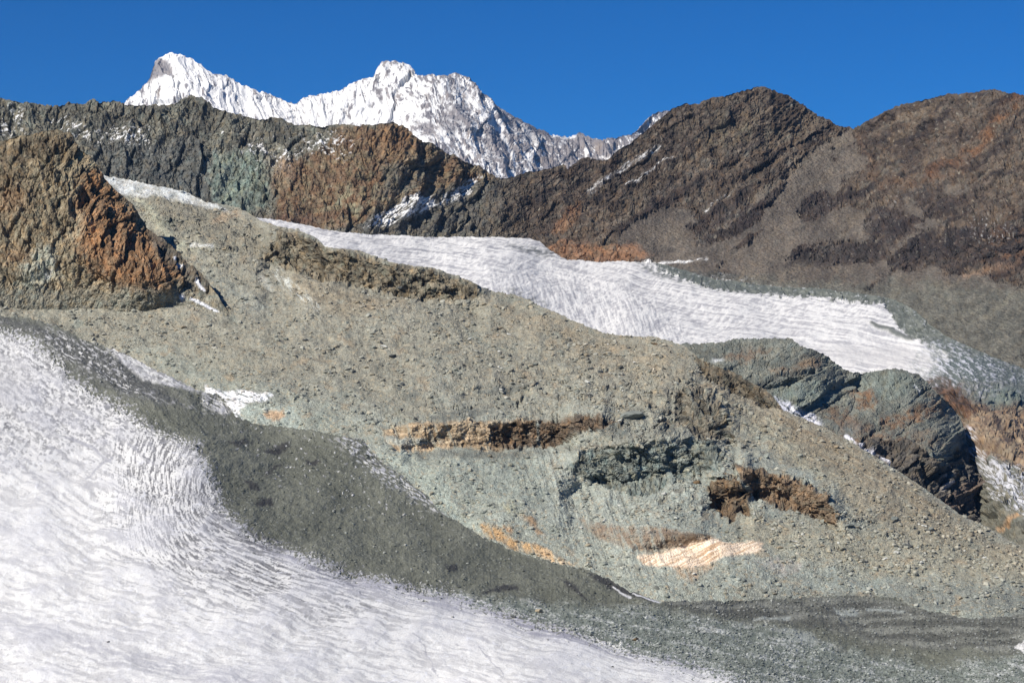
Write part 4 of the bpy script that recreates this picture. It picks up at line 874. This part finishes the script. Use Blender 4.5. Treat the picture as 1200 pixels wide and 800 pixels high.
sheet('lower_glacier', CREST, [(-200, 850), (1400, 850)], -420, 1640, 1.0,
      [(-120, 350, 800), (0, 370, 800), (100, 398, 775), (236, 459, 735), (300, 496, 712), (400, 511, 700), (450, 543, 690), (511, 596, 665), (600, 644, 640), (690, 668, 625), (771, 705, 605), (870, 703, 630), (1000, 697, 655), (1137, 724, 640), (1200, 719, 645), (1330, 716, 650),
       (0, 384, 790), (118, 460, 715), (233, 522, 655), (270, 598, 605), (364, 650, 582), (484, 686, 574), (619, 724, 566), (754, 762, 556), (880, 796, 548), (0, 500, 665), (100, 560, 625), (0, 650, 560), (200, 680, 545), (0, 800, 480), (300, 800, 490), (600, 800, 510),
       (-120, 850, 465), (500, 850, 490), (900, 850, 525), (1200, 850, 560), (1200, 790, 590), (1000, 760, 600), (340, 580, 640), (420, 600, 640), (520, 650, 615)],
      shade_lower, m_low, gain=.95, calm=2, crest=2.4, backslope=.5, backd=.004, back=6)

from concurrent.futures import ThreadPoolExecutor
with ThreadPoolExecutor(4) as ex:
    order = sorted(range(len(JOBS)), key=lambda i: -i)
    for res in list(ex.map(lambda i: sheet_calc(*JOBS[i][0], **JOBS[i][1]), order)):
        finish(*res)

# the land below and beyond, reaching the horizon
def ground_sheet():
    n = 61
    xs = np.linspace(-26000, 26000, n); ys = np.linspace(-4000, 48000, n)
    Xg, Yg = np.meshgrid(xs, ys)
    Zg = -260+60*fbm(Xg/3000, Yg/3000, o=3)
    i = np.arange(n*n).reshape(n, n)
    Q = np.stack([i[:-1, :-1], i[:-1, 1:], i[1:, 1:], i[1:, :-1]], -1).reshape(-1, 4)
    P = np.stack([Xg, Yg, Zg], -1).reshape(-1, 3)
    me = np_mesh('ground', P, Q, np.zeros((n*n, 3))+C(130, 126, 112), m_ridge, True)
    o = bpy.data.objects.new('ground', me); COL.objects.link(o); o['kind'] = 'structure'
ground_sheet()

# ------------------------------------------------------------------ stones
def ico(sub):
    t = (1+5**.5)/2
    v = [(-1, t, 0), (1, t, 0), (-1, -t, 0), (1, -t, 0), (0, -1, t), (0, 1, t), (0, -1, -t), (0, 1, -t), (t, 0, -1), (t, 0, 1), (-t, 0, -1), (-t, 0, 1)]
    f = [(0, 11, 5), (0, 5, 1), (0, 1, 7), (0, 7, 10), (0, 10, 11), (1, 5, 9), (5, 11, 4), (11, 10, 2), (10, 7, 6), (7, 1, 8), (3, 9, 4), (3, 4, 2), (3, 2, 6), (3, 6, 8), (3, 8, 9), (4, 9, 5), (2, 4, 11), (6, 2, 10), (8, 6, 7), (9, 8, 1)]
    v = [np.array(a)/np.linalg.norm(a) for a in v]
    for _ in range(sub):
        c = {}; nf = []
        def mid(a, b):
            k = (min(a, b), max(a, b))
            if k not in c:
                m = v[a]+v[b]; v.append(m/np.linalg.norm(m)); c[k] = len(v)-1
            return c[k]
        for a, b, d in f:
            ab, bd, da = mid(a, b), mid(b, d), mid(d, a)
            nf += [(a, ab, da), (b, bd, ab), (d, da, bd), (ab, bd, da)]
        f = nf
    return np.array(v), np.array(f)

def rock_shape(rs, sub, cuts=9, dims=(1, .8, .6)):
    v, f = ico(sub); v = v.copy()
    for _ in range(cuts):
        n = rs.normal(size=3); n /= np.linalg.norm(n); k = rs.uniform(.45, .8)
        d = v@n; v -= np.maximum(d-k, 0)[:, None]*n
    v += rs.normal(size=v.shape)*.025
    v = v*np.array(dims)
    v /= np.abs(v[:, 0]).max()
    return v, f

m_stone = new_mat('loose_stone', .6, .5, .92, .16)
SH = [rock_shape(np.random.RandomState(100+i), 0, 4, (1, rng.uniform(.7, 1), rng.uniform(.45, .8))) for i in range(10)]
def scatter(name, lay, count, smin, smax, tints, seed, label, cat, umin=-40, umax=1240):
    """loose rubble nobody could count: one object"""
    rs = np.random.RandomState(seed); L = LAY[lay]
    d = np.maximum(L['dens'][:L['nf']], 0); U = L['U'][:L['nf']]; V = L['V'][:L['nf']]
    w = d*((U > umin) & (U < umax) & (V < 815)); w = w.ravel()/w.sum()
    idx = rs.choice(len(w), count, p=w)
    P = L['P'][:L['nf']].reshape(-1, 3)[idx]; base = L['col'][:L['nf']].reshape(-1, 3)[idx]
    sz = smin*(1-rs.rand(count))**(-1/2.2); sz = np.minimum(sz, smax)*.5*P[:, 1]/FOC
    vs = []; fs = []; cs = []; off = 0
    for k, (v, f) in enumerate(SH):
        sel = np.arange(count)[k::len(SH)]; n = len(sel)
        a = rs.rand(n)*6.283; ca, sa = np.cos(a), np.sin(a)
        t = (rs.rand(n)-.5)*1.0; ct, s_t = np.cos(t), np.sin(t)
        x = v[:, 0][None]; y = v[:, 1][None]; z = v[:, 2][None]
        x1 = x*ct[:, None]-z*s_t[:, None]; z1 = x*s_t[:, None]+z*ct[:, None]
        x2 = x1*ca[:, None]-y*sa[:, None]; y2 = x1*sa[:, None]+y*ca[:, None]
        s = sz[sel][:, None]
        W = np.stack([x2*s, y2*s, z1*s], -1)+P[sel][:, None, :]+np.array([0, 0, 1])*(s*.22)[..., None]
        vs.append(W.reshape(-1, 3)); m = len(v)
        fs.append((f[None]+(np.arange(n)*m)[:, None, None]+off).reshape(-1, 3)); off += n*m
        tc = tints[rs.randint(0, len(tints), n)]
        b = base[sel]*.55+tc*.45; b = b*(.8+.45*rs.rand(n))[:, None]
        cs.append(np.repeat(b, m, 0))
    me = np_mesh(name, np.concatenate(vs), np.concatenate(fs), np.concatenate(cs), m_stone)
    o = bpy.data.objects.new(name, me); COL.objects.link(o)
    o['kind'] = 'stuff'; o['label'] = label; o['category'] = cat

TM = np.array([C(150, 150, 138), C(170, 168, 152), C(120, 122, 114), C(166, 142, 112), C(190, 186, 170), C(140, 150, 142), C(100, 98, 92)])
TG = np.array([C(110, 118, 116), C(140, 148, 146), C(90, 94, 90), C(180, 182, 180), C(80, 82, 78)])
scatter('rubble', 'moraine_hillside', 52000, 1.0, 7.0, TM, 1, 'loose grey-green and tan rubble covering the moraine hillside', 'rubble')
scatter('rubble', 'lower_glacier', 16000, 1.1, 4.0, TG, 2, 'dark grey and blue-grey rubble lying on the lower glacier and its moraine', 'rubble')

# boulders one can count
BV = []
for i in range(7):
    v, f = rock_shape(np.random.RandomState(300+i), 2, 11, (1, rng.uniform(.7, .95), rng.uniform(.5, .85)))
    BV.append((v, f))
def boulder_mat(name, c):
    m = new_mat(name, .5, .35, .9, .2); nt = m.node_tree
    at = [n for n in nt.nodes if n.type == 'ATTRIBUTE'][0]
    rgb = nt.nodes.new('ShaderNodeRGB'); rgb.outputs[0].default_value = (*[float(x) for x in c], 1)
    for l in list(nt.links):
        if l.from_node == at:
            nt.links.new(rgb.outputs[0], l.to_socket)
    return m
BM = dict(pale=boulder_mat('pale_rock', C(206, 204, 192)), dark=boulder_mat('dark_rock', C(84, 88, 90)), grey=boulder_mat('grey_rock', C(132, 138, 130)),
          tan=boulder_mat('tan_rock', C(172, 150, 122)), brown=boulder_mat('brown_rock', C(122, 90, 62)), blue=boulder_mat('bluish_rock', C(126, 142, 146)))
BMESH = {}
for k, m in BM.items():
    for i, (v, f) in enumerate(BV):
        me = np_mesh('boulder', v, f, np.ones((len(v), 3))*.5, m); BMESH[(k, i)] = me
def find(lay, u, v):
    L = LAY[lay]; n = L['nf']
    d = (L['U'][:n]-u)**2+(L['V'][:n]-v)**2
    return L['P'][:n].reshape(-1, 3)[int(np.argmin(d))]
def boulder(u, v, wpx, flat, kind, label, group=None, lay='moraine_hillside', shape=None, P=None):
    if P is None: P = find(lay, u, v)
    s = wpx*.5*P[1]/FOC
    o = bpy.data.objects.new('boulder', BMESH[(kind, rng.randint(7) if shape is None else shape)])
    COL.objects.link(o)
    o.scale = (s, s*rng.uniform(.8, 1.1), s*flat)
    o.rotation_euler = (rng.uniform(-.2, .2), rng.uniform(-.2, .2), rng.uniform(-.5, .5) if wpx > 7 else rng.uniform(0, 6.28))
    o.location = (P[0], P[1]+s*.1, P[2]+s*flat*.30)
    o['label'] = label; o['category'] = 'boulder'
    if group: o['group'] = group
NAMED = [
    (450, 407, 9.5, .9, 'pale', 'pale whitish boulder in the middle of the moraine, beside a dark one'),
    (460, 419, 9.5, .8, 'dark', 'dark blue-grey boulder just below the pale whitish one on the moraine'),
    (215, 384, 8, .7, 'tan', 'flat tan boulder at the foot of the left brown crag, the larger of a pair'),
    (206, 388, 6, .8, 'tan', 'small tan boulder left of the flat tan one below the left brown crag'),
    (358, 399, 8, .7, 'dark', 'dark elongated boulder on smooth rubble left of the pale boulder'),
    (728, 432, 7.5, 1., 'dark', 'near-black blocky boulder on the brow below the upper glacier'),
    (693, 432, 8, .8, 'dark', 'dark grey boulder left of the near-black one on the moraine brow'),
    (768, 403, 11, .5, 'brown', 'low reddish-brown boulder right under the edge of the upper glacier'),
    (740, 490, 30, .6, 'grey', 'large flat grey slab boulder above the overhanging dark cliff'),
    (778, 579, 8, .9, 'pale', 'pale rounded boulder on the rubble heap under the dark overhang'),
    (817, 566, 11, .9, 'brown', 'rounded rusty brown boulder right of the dark overhang'),
    (871, 525, 9, .8, 'dark', 'dark grey boulder alone on the scree slope right of the brown crags'),
    (859, 676, 8, .9, 'blue', 'bluish boulder below the bright tan rock slab'),
    (1050, 648, 9, .7, 'pale', 'white boulder on the blocky scree at lower right'),
    (1064, 641, 13, .6, 'dark', 'dark slanting slab just right of the white boulder on the scree'),
    (1087, 623, 12, .5, 'dark', 'thin dark slab high on the blocky scree near the slope edge'),
    (1048, 609, 12, .7, 'grey', 'grey block with a dark underside at the top of the blocky scree'),
    (1034, 663, 6, .8, 'tan', 'tan block below and left of the white boulder on the scree'),
    (995, 617, 14, .5, 'grey', 'long low grey slab right of the rusty cliff end'),
    (543, 428, 7, .7, 'dark', 'dark boulder on rubble between the pale boulder and the brow'),
    (628, 428, 9, .7, 'grey', 'grey-green boulder in the middle of the upper rubble field'),
    (688, 448, 8, .8, 'pale', 'light grey-green block below the dark grey boulder on the brow'),
    (470, 338, 10, .8, 'dark', 'dark greenish block under the end of the brown rock band'),
]
NAMEDG = [
    (632, 717, 11, .95, 'tan', 'tan blocky boulder on the icy edge of the dark moraine'),
    (602, 723, 8, .7, 'dark', 'dark boulder on the ice left of the tan blocky boulder'),
    (745, 750, 8, .85, 'brown', 'brown rounded boulder on white ice at the lower middle'),
    (475, 639, 4.5, 1.1, 'pale', 'pale upright stone alone on the dark moraine slope'),
    (547, 660, 3.5, .8, 'pale', 'small white stone on the dark moraine right of the pale upright one'),
    (230, 523, 7, .7, 'dark', 'dark rock on the boundary of white ice and dark moraine at left'),
    (538, 688, 7, .8, 'dark', 'dark block on the lower rim of the dark moraine'),
    (693, 744, 5, .8, 'dark', 'dark stone on ice between the tan and the brown boulder'),
    (718, 781, 3.2, .9, 'dark', 'tiny dark stone lowest on the white ice'),
    (127, 752, 4.5, .7, 'dark', 'small dark stone on the white glacier at lower left'),
]
for u, v, w, fl, k, lb in NAMED: boulder(u, v, w, fl, k, lb)
for u, v, w, fl, k, lb in NAMEDG: boulder(u, v, w, fl, k, lb, lay='lower_glacier')
ZONES = [
    ('moraine_hillside', [(860, 595), (940, 590), (1040, 590), (1190, 650), (1190, 685), (1000, 668), (870, 645)], 90, (3.6, 8.5), ('grey', 'tan', 'grey', 'pale'), 'angular block in the scree at the lower right, below the rusty cliff', 'blocks in the lower right scree'),
    ('moraine_hillside', [(180, 385), (330, 370), (470, 360), (560, 440), (440, 490), (300, 450)], 50, (3.0, 6), ('grey', 'dark', 'tan'), 'small boulder scattered on the smooth left moraine slope', 'boulders on the left moraine slope'),
    ('moraine_hillside', [(480, 365), (640, 380), (780, 420), (780, 500), (600, 480), (560, 430)], 60, (3.0, 7), ('grey', 'dark', 'pale', 'grey'), 'small boulder in the coarse rubble of the moraine brow', 'boulders on the moraine brow'),
    ('moraine_hillside', [(640, 590), (760, 580), (830, 600), (850, 680), (780, 690), (700, 650)], 40, (3.0, 6.5), ('grey', 'blue', 'pale'), 'small grey boulder on the light fan below the overhanging cliffs', 'boulders on the light scree fan'),
    ('lower_glacier', [(560, 705), (700, 715), (860, 740), (960, 770), (860, 785), (700, 745)], 36, (2.6, 5), ('dark', 'blue', 'grey'), 'dark stone strewn on the icy rubble along the glacier snout', 'stones along the glacier snout'),
]
for lay, poly, n, (a, b), kinds, lb, gr in ZONES:
    L = LAY[lay]; nf = L['nf']; U = L['U'][:nf].ravel(); V = L['V'][:nf].ravel()
    ok = np.nonzero(sdist(poly, U, V) > 0)[0]
    if lay == 'moraine_hillside': ok = ok[L['dens'][:nf].ravel()[ok] > .3]
    for i in rng.choice(ok, n, replace=False):
        w = min(b, a*(1-rng.rand())**(-1/3.0))
        boulder(0, 0, w, rng.uniform(.6, 1.), kinds[rng.randint(len(kinds))], lb, gr, P=L['P'][:nf].reshape(-1, 3)[i])

# ------------------------------------------------------------------ thin mountain air
def haze_box():
    me = bpy.data.meshes.new('haze')
    x, y0, y1, z0, z1 = 27000, -4100, 48100, -400, 2300
    v = [(a, b, c) for a in (-x, x) for b in (y0, y1) for c in (z0, z1)]
    me.from_pydata(v, [], [(0, 1, 3, 2), (4, 6, 7, 5), (0, 4, 5, 1), (2, 3, 7, 6), (0, 2, 6, 4), (1, 5, 7, 3)])
    m = bpy.data.materials.new('thin_air'); m.use_nodes = True; nt = m.node_tree
    nt.nodes.remove(nt.nodes['Principled BSDF'])
    pv = nt.nodes.new('ShaderNodeVolumePrincipled'); pv.inputs['Color'].default_value = (.35, .60, 1, 1); pv.inputs['Density'].default_value = HAZE
    nt.links.new(pv.outputs[0], nt.nodes['Material Output'].inputs['Volume'])
    me.materials.append(m); o = bpy.data.objects.new('haze', me); COL.objects.link(o); o['kind'] = 'stuff'
    o['label'] = 'thin blue mountain air over the whole valley'; o['category'] = 'haze'
HAZE = 1.2e-5
if HAZE: haze_box()

# ------------------------------------------------------------------ light, sky, camera
sun_dir = np.array([-.60, -.60, .68]); sun_dir /= np.linalg.norm(sun_dir)
el = math.asin(sun_dir[2]); az = math.atan2(sun_dir[0], sun_dir[1])
w = bpy.data.worlds.new('World'); SC.world = w; w.use_nodes = True
nt = w.node_tree; bg = nt.nodes['Background']
sky = nt.nodes.new('ShaderNodeTexSky'); sky.sky_type = 'NISHITA'; sky.sun_disc = False
sky.sun_elevation = el; sky.sun_rotation = az; sky.altitude = 3000; sky.air_density = 1.0; sky.dust_density = 0.0; sky.ozone_density = 3.0
mu = nt.nodes.new('ShaderNodeVectorMath'); mu.operation = 'MULTIPLY'; mu.inputs[1].default_value = (.0, .33, .70)   # thin, dry high-mountain air
nt.links.new(sky.outputs[0], mu.inputs[0]); nt.links.new(mu.outputs[0], bg.inputs[0]); bg.inputs[1].default_value = .095
sd_ = bpy.data.lights.new('sun', 'SUN'); sd_.energy = 5.0; sd_.angle = math.radians(.5); sd_.color = (1, .955, .88)
so = bpy.data.objects.new('sun', sd_); COL.objects.link(so)
from mathutils import Vector
so.rotation_euler = Vector([float(x) for x in sun_dir]).to_track_quat('Z', 'Y').to_euler(); so.location = (-500, -500, 900)
cam = bpy.data.cameras.new('camera'); co = bpy.data.objects.new('camera', cam); COL.objects.link(co); SC.camera = co
co.location = (0, 0, 0); co.rotation_euler = (math.pi/2, 0, 0)
cam.sensor_width = 36; cam.lens = 36*FOC/1200; cam.clip_start = 1; cam.clip_end = 80000
vs = SC.view_settings; vs.view_transform = 'Standard'; vs.look = 'None'; vs.exposure = .3; vs.gamma = 1; vs.use_curve_mapping = False
SC.cycles.max_bounces = 4; SC.cycles.diffuse_bounces = 2
print('SCRIPT', time.time()-T0)
